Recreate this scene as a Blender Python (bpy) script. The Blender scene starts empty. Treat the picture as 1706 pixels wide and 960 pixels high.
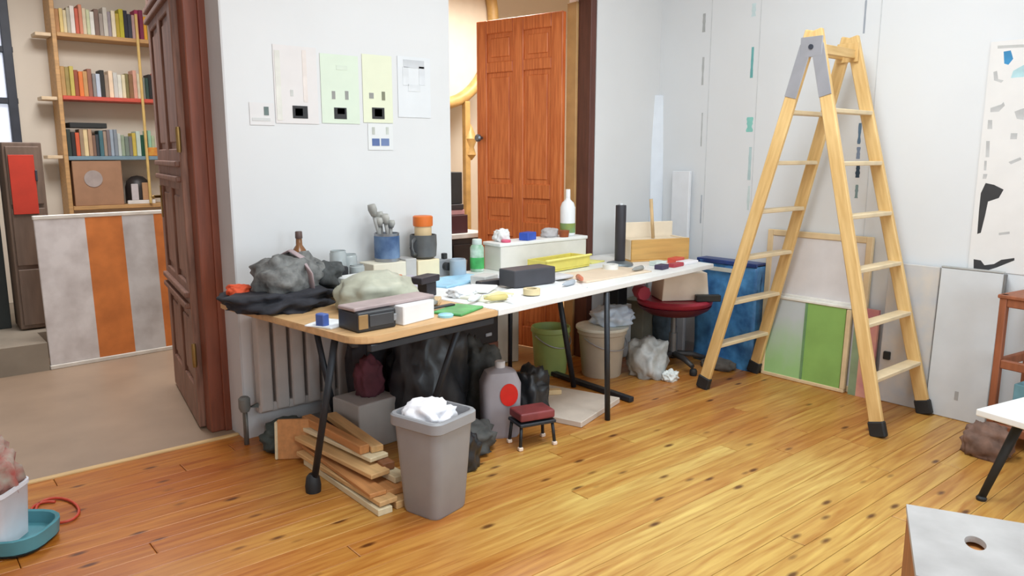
import bpy, bmesh, math, random
from mathutils import Vector, Matrix, noise
random.seed(7)
R = math.radians
scene = bpy.context.scene
# ------------------------------------------------------------------ camera
F = 1275.0; CAMH = 1.5; PITCH = math.atan(222 / 1275); TH = R(50)
fw = Vector((math.cos(TH) * math.cos(PITCH), math.sin(TH) * math.cos(PITCH), -math.sin(PITCH)))
rt = Vector((math.sin(TH), -math.cos(TH), 0)); up = rt.cross(fw)
CP = Vector((0, 0, CAMH))
cam = bpy.data.cameras.new('camera'); cam.sensor_width = 36; cam.lens = F / 1706 * 36
camo = bpy.data.objects.new('camera', cam); scene.collection.objects.link(camo)
camo.matrix_world = Matrix(((rt.x, up.x, -fw.x, 0), (rt.y, up.y, -fw.y, 0), (rt.z, up.z, -fw.z, CAMH), (0, 0, 0, 1)))
cam.clip_start = .05
scene.camera = camo
# ------------------------------------------------------------------ world, lights, exposure
w = bpy.data.worlds.new('world'); scene.world = w; w.use_nodes = True
bg = w.node_tree.nodes['Background']; bg.inputs[0].default_value = (.80, .90, 1, 1); bg.inputs[1].default_value = 1.0
def area(name, loc, target, sx, sy, power, col=(1, 1, 1)):
    l = bpy.data.lights.new(name, 'AREA'); l.shape = 'RECTANGLE'; l.size = sx; l.size_y = sy; l.energy = power; l.color = col
    o = bpy.data.objects.new(name, l); scene.collection.objects.link(o); o.location = loc
    o.rotation_euler = (Vector(target) - Vector(loc)).to_track_quat('-Z', 'Y').to_euler()
    return o
area('window_daylight', (1.0, -1.72, 1.75), (1.0, 3, 1.6), 1.5, 1.9, 52, (.78, .91, 1))
area('window_daylight', (3.4, -1.72, 1.75), (3.4, 3, 1.6), 1.5, 1.9, 52, (.78, .91, 1))
area('added_ceiling_light', (1.1, 1.15, 3.27), (1.1, 1.15, 0), 1.6, .8, 72, (.86, .95, 1))  # added overhead area light, no fitting seen; balances wall and floor brightness
area('added_ceiling_light', (2.7, 1.9, 3.27), (2.7, 1.9, 0), 1.6, .8, 80, (.86, .95, 1))  # second added overhead light, likewise without a visible fitting
area('added_hall_light', (1.3, 5.9, 3.15), (1.3, 5.9, 0), .8, 1.2, 96, (.96, .97, 1))  # added to brighten the hall, no lamp visible there
area('added_far_room_light', (4.3, 5.0, 2.95), (4.3, 5.0, 0), .9, .5, 84, (1, .97, .92))  # added to light the room beyond the doorway, source unseen
scene.view_settings.view_transform = 'Standard'; scene.view_settings.look = 'None'
scene.view_settings.exposure = -0.46; scene.view_settings.gamma = 1.0; scene.view_settings.use_curve_mapping = False

# ------------------------------------------------------------------ helpers
def at(px, py, z=None, X=None, Y=None):
    "point of a real plane (floor, table top, wall) that was measured in the photograph"
    d = fw + rt * ((px - 853) / F) + up * ((480 - py) / F)
    t = (z - CAMH) / d.z if z is not None else (X / d.x if X is not None else Y / d.y)
    return CP + d * t
def mpp(p): return (Vector(p) - CP).dot(fw) / F
VD = Vector((fw.x, fw.y, 0)).normalized()
def spot(x0, x1, y0, y1, z, dep=1.0):
    "base centre, width and height of a thing standing on the plane z"
    p = at((x0 + x1) / 2, y1, z=z); m = mpp(p); wd = (x1 - x0) * m
    return p + VD * (wd * .5 * dep), wd, (y1 - y0) * m
def s2l(c): return tuple(((v / 255) / 12.92 if v <= 10 else ((v / 255 + .055) / 1.055) ** 2.4) for v in c)
MATS = {}
def mat(name, c, rough=.55, metal=0.0, var=.12, scale=9, stretch=(1, 1, 1), bump=0.0, c2=None, trans=0.0, emit=0.0, spec=.5, alpha=1.0):
    if name in MATS: return MATS[name]
    m = bpy.data.materials.new(name); m.use_nodes = True; nt = m.node_tree; N = nt.nodes; L = nt.links
    b = N['Principled BSDF']; c = s2l(c)
    b.inputs['Roughness'].default_value = rough; b.inputs['Metallic'].default_value = metal
    b.inputs['Transmission Weight'].default_value = trans; b.inputs['Specular IOR Level'].default_value = spec
    b.inputs['Alpha'].default_value = alpha
    tc = N.new('ShaderNodeTexCoord'); mp = N.new('ShaderNodeMapping'); mp.inputs['Scale'].default_value = stretch
    nz = N.new('ShaderNodeTexNoise'); nz.inputs['Scale'].default_value = scale; nz.inputs['Detail'].default_value = 6
    L.new(tc.outputs['Object'], mp.inputs[0]); L.new(mp.outputs[0], nz.inputs[0])
    cr = N.new('ShaderNodeValToRGB'); cr.color_ramp.elements[0].position = .32; cr.color_ramp.elements[1].position = .68
    ca = tuple(max(0, v * (1 - var)) for v in c); cb = s2l(c2) if c2 else tuple(min(1, v * (1 + var)) for v in c)
    cr.color_ramp.elements[0].color = (*ca, 1); cr.color_ramp.elements[1].color = (*cb, 1)
    L.new(nz.outputs['Fac'], cr.inputs[0]); L.new(cr.outputs[0], b.inputs['Base Color'])
    if emit:
        L.new(cr.outputs[0], b.inputs['Emission Color']); b.inputs['Emission Strength'].default_value = emit
    if bump:
        bp = N.new('ShaderNodeBump'); bp.inputs['Strength'].default_value = bump; bp.inputs['Distance'].default_value = .01
        L.new(nz.outputs['Fac'], bp.inputs['Height']); L.new(bp.outputs[0], b.inputs['Normal'])
    MATS[name] = m; return m
def col(c, rough=.55, **k): return mat('paint_%d_%d_%d_%d' % (*c, int(rough * 100)), c, rough, **k)

def link(name, me, m, parent=None, loc=(0, 0, 0), rot=(0, 0, 0), smooth=False):
    o = bpy.data.objects.new(name, me); scene.collection.objects.link(o)
    if m and not me.materials: me.materials.append(m)
    o.parent = parent; o.location = loc; o.rotation_euler = rot
    if smooth:
        for p in me.polygons: p.use_smooth = True
    return o
def mesh(bm, name):
    bmesh.ops.recalc_face_normals(bm, faces=bm.faces)
    me = bpy.data.meshes.new(name); bm.to_mesh(me); bm.free(); return me
def box(name, m, parent=None, c=(0, 0, 0), s=(1, 1, 1), rot=(0, 0, 0), bev=.004, taper=None, base=False):
    "box centred on c (base=True: standing on c)"
    bm = bmesh.new(); bmesh.ops.create_cube(bm, size=1)
    for v in bm.verts:
        k = taper if (taper and v.co.z > 0) else 1
        v.co = Vector((v.co.x * s[0] * k, v.co.y * s[1] * k, (v.co.z + (.5 if base else 0)) * s[2]))
    b = min(bev, min(s) * .3)
    if b > 1e-4: bmesh.ops.bevel(bm, geom=bm.edges[:], offset=b, segments=1 if b < .006 else 3, profile=.6, affect='EDGES')
    return link(name, mesh(bm, name), m, parent, c, rot)
def boxes(name, m, parent, lst, bev=.0):
    "one mesh of axis-aligned boxes given as (x0,x1,y0,y1,z0,z1); only for pieces of one wall"
    bm = bmesh.new()
    for x0, x1, y0, y1, z0, z1 in lst:
        r = bmesh.ops.create_cube(bm, size=1)
        for v in r['verts']: v.co = Vector((x0 + (v.co.x + .5) * (x1 - x0), y0 + (v.co.y + .5) * (y1 - y0), z0 + (v.co.z + .5) * (z1 - z0)))
    return link(name, mesh(bm, name), m, parent)
def lathe(name, m, parent=None, prof=(), loc=(0, 0, 0), rot=(0, 0, 0), seg=24, sx=1, sy=1, smooth=True):
    bm = bmesh.new(); rings = []
    for r, z in prof:
        rings.append([bm.verts.new((max(r, 1e-4) * math.cos(2 * math.pi * i / seg) * sx, max(r, 1e-4) * math.sin(2 * math.pi * i / seg) * sy, z)) for i in range(seg)])
    for a, b in zip(rings, rings[1:]):
        for i in range(seg): bm.faces.new((a[i], a[(i + 1) % seg], b[(i + 1) % seg], b[i]))
    bm.faces.new(rings[0][::-1]); bm.faces.new(rings[-1])
    o = link(name, mesh(bm, name), m, parent, loc, rot)
    if smooth:
        for p in o.data.polygons: p.use_smooth = len(p.vertices) == 4
        o.data.set_sharp_from_angle(angle=R(40))
    return o
def tube(name, m, parent, pts, r, seg=8, loc=(0, 0, 0), closed=False, flat=1.0):
    pts = [Vector(p) for p in pts]; bm = bmesh.new(); rings = []; n = len(pts)
    for i, p in enumerate(pts):
        a = pts[(i - 1) % n] if (closed or i) else p; b = pts[(i + 1) % n] if (closed or i < n - 1) else p
        t = (b - a).normalized(); ref = Vector((0, 0, 1)) if abs(t.z) < .9 else Vector((1, 0, 0))
        u = t.cross(ref).normalized(); v = u.cross(t)
        rr = r[i] if isinstance(r, (list, tuple)) else r
        rings.append([bm.verts.new(p + u * (rr * math.cos(2 * math.pi * k / seg)) + v * (rr * flat * math.sin(2 * math.pi * k / seg))) for k in range(seg)])
    pairs = list(zip(rings, rings[1:])) + ([(rings[-1], rings[0])] if closed else [])
    for a, b in pairs:
        for k in range(seg): bm.faces.new((a[k], a[(k + 1) % seg], b[(k + 1) % seg], b[k]))
    if not closed: bm.faces.new(rings[0][::-1]); bm.faces.new(rings[-1])
    o = link(name, mesh(bm, name), m, parent, loc)
    if seg > 4:
        for p in o.data.polygons: p.use_smooth = len(p.vertices) == 4
    return o
def beam(name, m, parent, a, b, wx, wy, side=(0, 1, 0), bev=.003):
    "square bar from a to b, wx along side"
    a = Vector(a); b = Vector(b); t = (b - a); ln = t.length; t.normalize(); s = Vector(side); s = (s - t * s.dot(t)).normalized(); q = t.cross(s)
    bm = bmesh.new(); bmesh.ops.create_cube(bm, size=1)
    for v in bm.verts: v.co = Vector((v.co.x * wx, v.co.y * wy, v.co.z * ln))
    if bev: bmesh.ops.bevel(bm, geom=bm.edges[:], offset=min(bev, min(wx, wy) * .3), segments=1, affect='EDGES')
    o = link(name, mesh(bm, name), m, parent)
    o.matrix_local = Matrix.Translation((a + b) / 2) @ Matrix((s, q, t)).transposed().to_4x4()
    return o
def prism(name, m, parent, outline, th, loc=(0, 0, 0), rot=(0, 0, 0), bev=0.0):
    "outline in local xy, thickness along +z"
    bm = bmesh.new(); a = [bm.verts.new((x, y, 0)) for x, y in outline]; b = [bm.verts.new((x, y, th)) for x, y in outline]; n = len(outline)
    bm.faces.new(a[::-1]); bm.faces.new(b)
    for i in range(n): bm.faces.new((a[i], a[(i + 1) % n], b[(i + 1) % n], b[i]))
    if bev: bmesh.ops.bevel(bm, geom=[e for e in bm.edges if abs(e.verts[0].co.z - e.verts[1].co.z) < 1e-6], offset=bev, segments=2, affect='EDGES')
    return link(name, mesh(bm, name), m, parent, loc, rot)
def blob(name, m, parent, loc, s, seed=0, amp=.18, freq=2.2, sub=4, rotz=0, floorz=0.0):
    "rumpled soft heap resting on its base"
    bm = bmesh.new(); bmesh.ops.create_icosphere(bm, subdivisions=sub, radius=1)
    off = Vector((seed * 7.3, seed * 3.1, seed * 1.7))
    for v in bm.verts:
        d = v.co.normalized()
        k = 1 + amp * (noise.noise(d * freq + off) * 1.4 + abs(noise.noise(d * freq * 2.3 + off)) * .9 - .25) + amp * .35 * noise.noise(d * freq * 5 + off)
        p = d * k
        sgn = lambda a, e: math.copysign(abs(a) ** e, a)
        p = Vector((sgn(p.x, .8), sgn(p.y, .8), sgn(p.z, .85)))
        z = max(-.62, p.z)
        v.co = Vector((p.x * s[0] / 2, p.y * s[1] / 2, (z + .62) / 1.62 * s[2]))
    return link(name, mesh(bm, name), m, parent, loc, (0, 0, rotz), smooth=True)
def sheet(name, m, parent, loc, sx, sy, amp=.01, freq=6, seed=0, th=.003, rotz=0, n=24, rim=0):
    bm = bmesh.new(); off = Vector((seed * 5.1, seed * 2.3, 0)); top = []; bot = []
    for j in range(n + 1):
        for i in range(n + 1):
            x = (i / n - .5); y = (j / n - .5)
            wob = 1 + .10 * noise.noise(Vector((x * 3, y * 3, 9)) + off)
            z = amp * (1 + noise.noise(Vector((x * sx * freq, y * sy * freq, 0)) + off)) + rim * max(abs(x), abs(y)) ** 4
            top.append(bm.verts.new((x * sx * wob, y * sy * wob, z + th))); bot.append(bm.verts.new((x * sx * wob, y * sy * wob, 0)))
    W = n + 1
    for j in range(n):
        for i in range(n):
            a, b, c, d = j * W + i, j * W + i + 1, (j + 1) * W + i + 1, (j + 1) * W + i
            bm.faces.new((top[a], top[b], top[c], top[d])); bm.faces.new((bot[d], bot[c], bot[b], bot[a]))
    edge = [i for i in range(n)] + [j * W + n for j in range(n)] + [n * W + n - i for i in range(n)] + [(n - j) * W for j in range(n)]
    for k in range(len(edge)):
        a, b = edge[k], edge[(k + 1) % len(edge)]; bm.faces.new((top[b], top[a], bot[a], bot[b]))
    return link(name, mesh(bm, name), m, parent, loc, (0, 0, rotz), smooth=True)
def tag(o, label, cat, group=None):
    o['label'] = label; o['category'] = cat
    if group: o['group'] = group
    return o
def thing(name, label, cat, loc=(0, 0, 0), rotz=0, group=None):
    o = bpy.data.objects.new(name, None); o.empty_display_size = .05; scene.collection.objects.link(o)
    o.location = loc; o.rotation_euler = (0, 0, rotz); return tag(o, label, cat, group)
def struct(o, label=None):
    o['kind'] = 'structure'
    if label: o['label'] = label
    return o

# ------------------------------------------------------------------ materials of the setting
M_white = mat('wall_white_plaster', (221, 221, 221), .85, var=.02, scale=2, bump=.03)
M_white2 = mat('wall_white_panel', (226, 228, 230), .85, var=.025, scale=1.2, bump=.03)
M_reveal = mat('reveal_shade_grey', (206, 204, 204), .85, var=.03, scale=3)  # end face of the white wall; its shade is put into this grey
M_cream = mat('hall_cream_plaster', (226, 214, 196), .85, var=.03, scale=2)
M_conc = mat('hall_concrete', (158, 134, 112), .45, var=.10, scale=2.4, bump=.05)
M_ceil = mat('ceiling_white', (240, 240, 238), .9, var=.01)
M_brown = mat('old_brown_wood', (128, 88, 70), .55, var=.30, scale=7, stretch=(6, 6, .6), bump=.15, c2=(156, 112, 92))
M_brownf = mat('red_brown_frame', (128, 68, 46), .5, var=.18, scale=8, stretch=(5, 5, .5), bump=.1)
M_orange = mat('orange_varnished_wood', (204, 104, 50), .4, var=.16, scale=9, stretch=(8, 8, .5), bump=.05, c2=(222, 130, 72))
M_strip = mat('pale_threshold_wood', (214, 178, 124), .5, var=.12, scale=12, stretch=(.5, 6, 6))

def plank_mat():
    m = bpy.data.materials.new('varnished_pine'); m.use_nodes = True; nt = m.node_tree; N = nt.nodes; L = nt.links; b = N['Principled BSDF']
    tc = N.new('ShaderNodeTexCoord'); geo = N.new('ShaderNodeNewGeometry'); oi = N.new('ShaderNodeObjectInfo')
    add = N.new('ShaderNodeVectorMath'); add.operation = 'MULTIPLY_ADD'; add.inputs[1].default_value = (1, 1, 1)
    sc = N.new('ShaderNodeVectorMath'); sc.operation = 'SCALE'; sc.inputs[0].default_value = (13.7, 5.1, 0); L.new(oi.outputs['Random'], sc.inputs['Scale'])
    L.new(geo.outputs['Position'], add.inputs[0]); L.new(sc.outputs[0], add.inputs[2])
    mp = N.new('ShaderNodeMapping'); mp.inputs['Scale'].default_value = (1.2, 16, 1); L.new(add.outputs[0], mp.inputs[0])
    g = N.new('ShaderNodeTexNoise'); g.inputs['Scale'].default_value = 2.2; g.inputs['Detail'].default_value = 7; g.inputs['Distortion'].default_value = .6; L.new(mp.outputs[0], g.inputs[0])
    r1 = N.new('ShaderNodeValToRGB'); e = r1.color_ramp.elements
    e[0].position = .28; e[0].color = (*s2l((182, 136, 76)), 1); e[1].position = .72; e[1].color = (*s2l((226, 202, 138)), 1)
    L.new(g.outputs['Fac'], r1.inputs[0])
    # each board its own tone
    r2 = N.new('ShaderNodeValToRGB'); e = r2.color_ramp.elements
    e[0].position = 0; e[0].color = (*s2l((232, 192, 140)), 1); e[1].position = 1; e[1].color = (*s2l((255, 246, 210)), 1)
    el = e.new(.5); el.color = (*s2l((244, 222, 172)), 1); L.new(oi.outputs['Random'], r2.inputs[0])
    mx = N.new('ShaderNodeMix'); mx.data_type = 'RGBA'; mx.blend_type = 'MULTIPLY'; mx.inputs[0].default_value = .85
    L.new(r1.outputs[0], mx.inputs[6]); L.new(r2.outputs[0], mx.inputs[7])
    # broad lighter and redder areas across the room
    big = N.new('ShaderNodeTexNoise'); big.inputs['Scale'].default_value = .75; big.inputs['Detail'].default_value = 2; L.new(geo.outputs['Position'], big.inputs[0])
    # pale middle: worn varnish plus the floor's bright reflection painted into the colour
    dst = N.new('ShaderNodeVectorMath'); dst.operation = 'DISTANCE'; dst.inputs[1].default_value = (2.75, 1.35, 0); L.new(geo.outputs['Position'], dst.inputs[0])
    wear_sheen = N.new('ShaderNodeMath'); wear_sheen.operation = 'MULTIPLY_ADD'; wear_sheen.inputs[1].default_value = -.22; L.new(dst.outputs['Value'], wear_sheen.inputs[0])
    wb = N.new('ShaderNodeMath'); wb.operation = 'ADD'; wb.inputs[1].default_value = .33; L.new(big.outputs['Fac'], wb.inputs[0]); L.new(wb.outputs[0], wear_sheen.inputs[2])
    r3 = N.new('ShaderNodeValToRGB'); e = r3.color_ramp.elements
    e[0].position = .15; e[0].color = (*s2l((222, 168, 122)), 1); e[1].position = .70; e[1].color = (1, 1, .94, 1); L.new(wear_sheen.outputs[0], r3.inputs[0])
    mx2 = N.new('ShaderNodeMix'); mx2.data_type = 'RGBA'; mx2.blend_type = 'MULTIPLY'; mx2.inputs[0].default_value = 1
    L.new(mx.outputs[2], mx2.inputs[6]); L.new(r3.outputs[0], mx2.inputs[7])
    # knots
    mk = N.new('ShaderNodeMapping'); mk.inputs['Scale'].default_value = (2.0, 5.2, 1); L.new(add.outputs[0], mk.inputs[0])
    vo = N.new('ShaderNodeTexVoronoi'); vo.inputs['Scale'].default_value = 1.9; L.new(mk.outputs[0], vo.inputs[0])
    r4 = N.new('ShaderNodeValToRGB'); e = r4.color_ramp.elements
    e[0].position = .065; e[0].color = (*s2l((96, 50, 30)), 1); e[1].position = .17; e[1].color = (1, 1, 1, 1); L.new(vo.outputs['Distance'], r4.inputs[0])
    mx3 = N.new('ShaderNodeMix'); mx3.data_type = 'RGBA'; mx3.blend_type = 'MULTIPLY'; mx3.inputs[0].default_value = .85
    L.new(mx2.outputs[2], mx3.inputs[6]); L.new(r4.outputs[0], mx3.inputs[7]); L.new(mx3.outputs[2], b.inputs['Base Color'])
    b.inputs['Roughness'].default_value = .34; b.inputs['Specular IOR Level'].default_value = .45
    bp = N.new('ShaderNodeBump'); bp.inputs['Strength'].default_value = .08; bp.inputs['Distance'].default_value = .004; L.new(g.outputs['Fac'], bp.inputs['Height']); L.new(bp.outputs[0], b.inputs['Normal'])
    return m
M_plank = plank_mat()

# ------------------------------------------------------------------ structure
WY = 3.90; WX = 4.75; CEIL = 3.3; WL = 1.42; D0, D1 = 2.78, 4.03     # art wall plane, right wall plane, wall's left end, far doorway
fl = struct(box('floor', mat('subfloor_dark', (70, 45, 28), .8), None, (1.65, 1.05, -.03), (6.3, 5.9, .02), bev=0), 'varnished pine board floor with dark knots')
fl_off = Vector((1.65, 1.05, -.03))
pl = bmesh.new(); bmesh.ops.create_cube(pl, size=1)
PW = .104
for v in pl.verts: v.co = Vector((v.co.x, v.co.y * (PW - .0018), v.co.z * .02))
bmesh.ops.bevel(pl, geom=pl.edges[:], offset=.0016, segments=1, affect='EDGES')
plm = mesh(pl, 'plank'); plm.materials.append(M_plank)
y = 3.985 - PW / 2
while y > -1.8:
    x = -1.45; end = WX; first = random.uniform(1.2, 3.6)
    cuts = [x, x + first]
    while cuts[-1] + 2.2 < end: cuts.append(cuts[-1] + random.uniform(2.2, 3.2))
    if end - cuts[-1] < .5: cuts[-1] = end
    else: cuts.append(end)
    for a, b2 in zip(cuts, cuts[1:]):
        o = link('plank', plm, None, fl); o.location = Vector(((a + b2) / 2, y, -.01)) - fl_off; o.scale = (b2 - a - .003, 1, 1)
    y -= PW
struct(box('trim_1', M_strip, None, (.66, 3.995, .001), (1.5, .03, .018), bev=.004), 'pale wooden threshold strip between board floor and hall')
wl = struct(boxes('wall_left', M_white, None, [(WL, D0, WY, WY + .28, 0, CEIL), (D1 + .02, WX, WY, WY + .28, 0, CEIL), (D0, D1 + .02, WY, WY + .28, 2.62, CEIL), (-1.5, -.25, WY, WY + .28, 0, CEIL), (-.25, WL, WY, WY + .28, 3.0, CEIL)]), 'white plaster wall with small prints above the worktable')
box('reveal', M_reveal, wl, (WL - .004, WY + .14, 1.5), (.01, .28, 3.0), bev=0)
wr = struct(boxes('wall_right', M_white2, None, [(WX, WX + .15, -1.8, WY + .28, 0, CEIL)]), 'white panelled wall with paint streaks behind the ladder')
struct(boxes('wall_back', M_white, None, [(-1.5, .2, -1.95, -1.8, 0, CEIL), (1.8, 2.6, -1.95, -1.8, 0, CEIL), (4.2, WX, -1.95, -1.8, 0, CEIL), (.2, 1.8, -1.95, -1.8, 0, .75), (.2, 1.8, -1.95, -1.8, 2.75, CEIL), (2.6, 4.2, -1.95, -1.8, 0, .75), (2.6, 4.2, -1.95, -1.8, 2.75, CEIL)]))
struct(boxes('wall_side', M_white, None, [(-1.65, -1.5, -1.95, 9, 0, CEIL)]))
struct(boxes('ceiling', M_ceil, None, [(-1.65, 7.2, -1.95, 9.2, CEIL, CEIL + .1)]))
# hall and far room shells
struct(boxes('floor_hall', M_conc, None, [(-1.5, 2.6, 4.01, 8.1, -.03, 0)]), 'grey brown concrete floor of the hall')
struct(boxes('wall_hall', M_cream, None, [(1.10, 2.6, 8.0, 8.15, 0, CEIL), (-1.5, 1.10, 8.0, 8.15, 0, 1.5), (-1.5, -.13, 8.0, 8.15, 1.5, CEIL), (2.56, 2.72, WY + .28, 8.15, 0, CEIL)]), 'cream plaster wall of the hall behind the bookshelf')
struct(boxes('floor_far', M_strip, None, [(D0 - .2, 7.2, WY + .0, 6.6, -.03, -.004)]), 'wooden floor of the room beyond the orange door')
struct(boxes('wall_far', M_cream, None, [(2.72, 7.2, 6.4, 6.55, 0, CEIL), (7.05, 7.2, WY, 6.5, 0, CEIL), (WX, 7.2, WY + .13, WY + .28, 0, CEIL)]), 'cream wall of the room beyond the orange door')
# hall window, dark steel frame
M_steel = mat('dark_steel', (52, 56, 66), .5, var=.15)
M_sky = mat('window_pane_daylight', (226, 232, 248), .3, var=.03, emit=.9)
wn = struct(thing('window_1', 'dark steel framed hall window with bright panes', 'window', (.505, 8.02, 1.5)))
del wn['category']
for i in range(3):
    box('mullion', M_steel, wn, (-.6 + i * .58, 0, .9), (.07, .08, 1.8))
for k in range(5): box('glazing_bar', M_steel, wn, (0, 0, .03 + k * .43), (1.2, .07, .05))
for i in range(2):
    for k in range(4): box('pane', M_sky, wn, (-.31 + i * .58, .02, .245 + k * .43), (.52, .008, .37), bev=0)

# skirting
struct(box('baseboard_right', col((196, 196, 198), .6), None, (WX - .008, 1.05, .04), (.016, 5.6, .08)))

# ------------------------------------------------------------------ brown door frame and hall leaf
fr = struct(thing('trim_2', 'red brown wooden door frame post beside the white wall', 'frame')); del fr['category']
box('post', M_brownf, fr, (1.36, 4.15, 1.5), (.11, .09, 3.0), bev=.012)
box('moulding', M_brownf, fr, (1.395, 4.10, 1.5), (.04, .02, 3.0), bev=.008)
box('post', M_brownf, fr, (-.2, 4.15, 1.5), (.1, .09, 3.0), bev=.01)
def leaf(o, m, w, h, cols, rows, th=.045, st=.10, raised=True):
    "panelled door leaf in local x (from hinge), rows = [(z0,z1)] of panels"
    n = cols; pw = (w - st * (n + 1)) / n
    for i in range(n + 1): box('stile', m, o, (st / 2 + i * (pw + st), 0, h / 2), (st, th, h), bev=.005)
    zs = [0] + [v for r in rows for v in r] + [h]
    for k in range(0, len(zs), 2):
        for i in range(n): box('rail', m, o, (st + pw / 2 + i * (pw + st), 0, (zs[k] + zs[k + 1]) / 2), (pw + .002, th, zs[k + 1] - zs[k]), bev=.005)
    for z0, z1 in rows:
        for i in range(n):
            cx = st + pw / 2 + i * (pw + st)
            p = box('panel', m, o, (cx, 0, (z0 + z1) / 2), (pw, th * .35, z1 - z0), bev=0)
            if raised:
                for s in (-1, 1): box('field', m, p, (0, s * th * .2, 0), (pw - .07, th * .3, z1 - z0 - .07), bev=.012)
d1 = struct(thing('door_1', 'old brown panelled door leaf standing open into the hall', 'door', (1.30, 4.20, .012), math.atan2(5.17 - 4.20, 1.46 - 1.30))); del d1['category']
leaf(d1, M_brown, 1.0, 2.96, 2, [(.22, .62), (.80, 1.30), (1.52, 2.22), (2.40, 2.84)], .055, .11)
for z in (.68, .74, 1.36, 1.44, 2.28, 2.34):                       # carved ledges on the rails
    box('ledge', M_brown, d1, (.5, .036, z), (.94, .03, .03), bev=.012)
for z in (.35, 1.5, 2.6): lathe('hinge', mat('old_brass', (150, 120, 70), .4, .8), d1, [(.011, 0), (.013, .02), (.013, .11), (.011, .13)], (-.012, .03, z), seg=12)
hd = box('lock_plate', mat('old_brass', (150, 120, 70), .4, .8), d1, (.94, .03, 1.2), (.045, .008, .2)); tube('handle', mat('old_brass', (150, 120, 70), .4, .8), hd, [(0, 0, .03), (0, .05, .03), (-.10, .055, .03)], .009)

# ------------------------------------------------------------------ far doorway: dark jamb, orange leaf
M_jamb = mat('dark_brown_jamb', (92, 52, 42), .5, var=.2, scale=8, stretch=(5, 5, .5))
tj = struct(thing('trim_3', 'dark brown door jamb at the right of the orange door', 'frame')); del tj['category']
box('jamb', M_jamb, tj, (4.005, WY + .05, 1.31), (.055, .13, 2.62), bev=.004)
box('door_stop', mat('pale_frame_wood', (190, 148, 96), .5, var=.1), tj, (3.975, WY + .16, 1.28), (.03, .10, 2.56), bev=.004)
box('head', M_jamb, tj, (3.4, WY + .05, 2.60), (1.2, .13, .04))
box('jamb', mat('pale_frame_wood', (190, 148, 96), .5), tj, (D0 + .012, WY + .20, 1.3), (.03, .12, 2.6))
d2 = struct(thing('door_2', 'orange varnished panelled wooden door standing ajar', 'door', (3.955, WY + .23, .01), R(90 + 13))); del d2['category']
leaf(d2, M_orange, .80, 2.50, 2, [(.16, .86), (1.0, 1.20), (1.32, 2.10), (2.19, 2.40)][:1] + [(.98, 1.16), (1.27, 2.11), (2.19, 2.40)], .045, .10)
kn = lathe('door_knob', mat('dull_metal', (120, 125, 135), .35, .8), d2, [(.012, 0), (.012, .03), (.028, .04), (.03, .055), (.02, .068), (.001, .07)], (.75, .02, 1.62), (R(-90), 0, 0), seg=16)

# things of the far room: oval gilt frame and dark dresser
M_gold = mat('pale_gilt_wood', (196, 158, 96), .45, var=.18, scale=10)
mf = thing('mirror_frame', 'large curved pale wooden mirror frame seen through the far doorway', 'mirror', (4.18, 6.0, 0))
pts = [(.62 * math.cos(a) - .0, 0, 2.75 + .78 * math.sin(a)) for a in [2 * math.pi * i / 40 for i in range(40)]]
tube('oval_rim', M_gold, mf, pts, .055, 10, closed=True)
lathe('mirror_glass', mat('mirror_cream', (228, 214, 194), .25, var=.03), mf, [(.60, 0), (.60, .01)], (0, .05, 2.75), (R(90), 0, 0), seg=40, sy=1.27, smooth=False)
box('post', M_gold, mf, (.27, -.02, 1.0), (.06, .06, 2.0), bev=.012); box('post', M_gold, mf, (-.27, -.02, 1.0), (.06, .06, 2.0), bev=.012)
box('foot', M_gold, mf, (.3, -.02, .05), (.14, .5, .10), bev=.02); box('foot', M_gold, mf, (-.3, -.02, .05), (.14, .5, .10), bev=.02)
lathe('finial', M_gold, mf, [(.02, 0), (.06, .05), (.04, .12), (.07, .2), (.03, .3), (.01, .34)], (.31, -.02, 1.45), seg=16)
dk = thing('dark_cabinet', 'low dark cabinet in the room beyond the doorway', 'cabinet', (3.62, 5.3, 0))
M_dk = mat('near_black_wood', (44, 36, 36), .5, var=.2)
box('body', M_dk, dk, (0, 0, .42), (.7, .42, .80)); box('top', col((226, 222, 216), .5), dk, (0, 0, .84), (.76, .46, .04))
for s in (-1, 1):
    d = box('door', M_dk, dk, (s * .17, -.215, .42), (.31, .02, .70)); box('knob', M_steel, d, (-s * .12, -.02, .05), (.02, .03, .02))
box_dark = [('black_box', 'black box on top of the dark cabinet stack behind the doorway', (3.66, 5.27, 1.10), (.24, .25, .26), (38, 38, 40)),
            ('red_black_box', 'dark red box lying on the dark cabinet behind the doorway', (3.64, 5.26, .861), (.34, .30, .15), (70, 30, 34)),
            ('pink_book', 'pale pink book lying under the black box', (3.65, 5.26, 1.012), (.3, .24, .04), (206, 150, 150)),
            ('dark_book', 'thin dark book beneath the pink book', (3.65, 5.26, 1.053), (.28, .25, .045), (52, 44, 46))]
for n_, l_, c_, s_, k_ in box_dark: tag(box(n_, col(k_, .6), None, c_, s_, (0, 0, random.uniform(-.1, .1)), base=True), l_, 'box')

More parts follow.
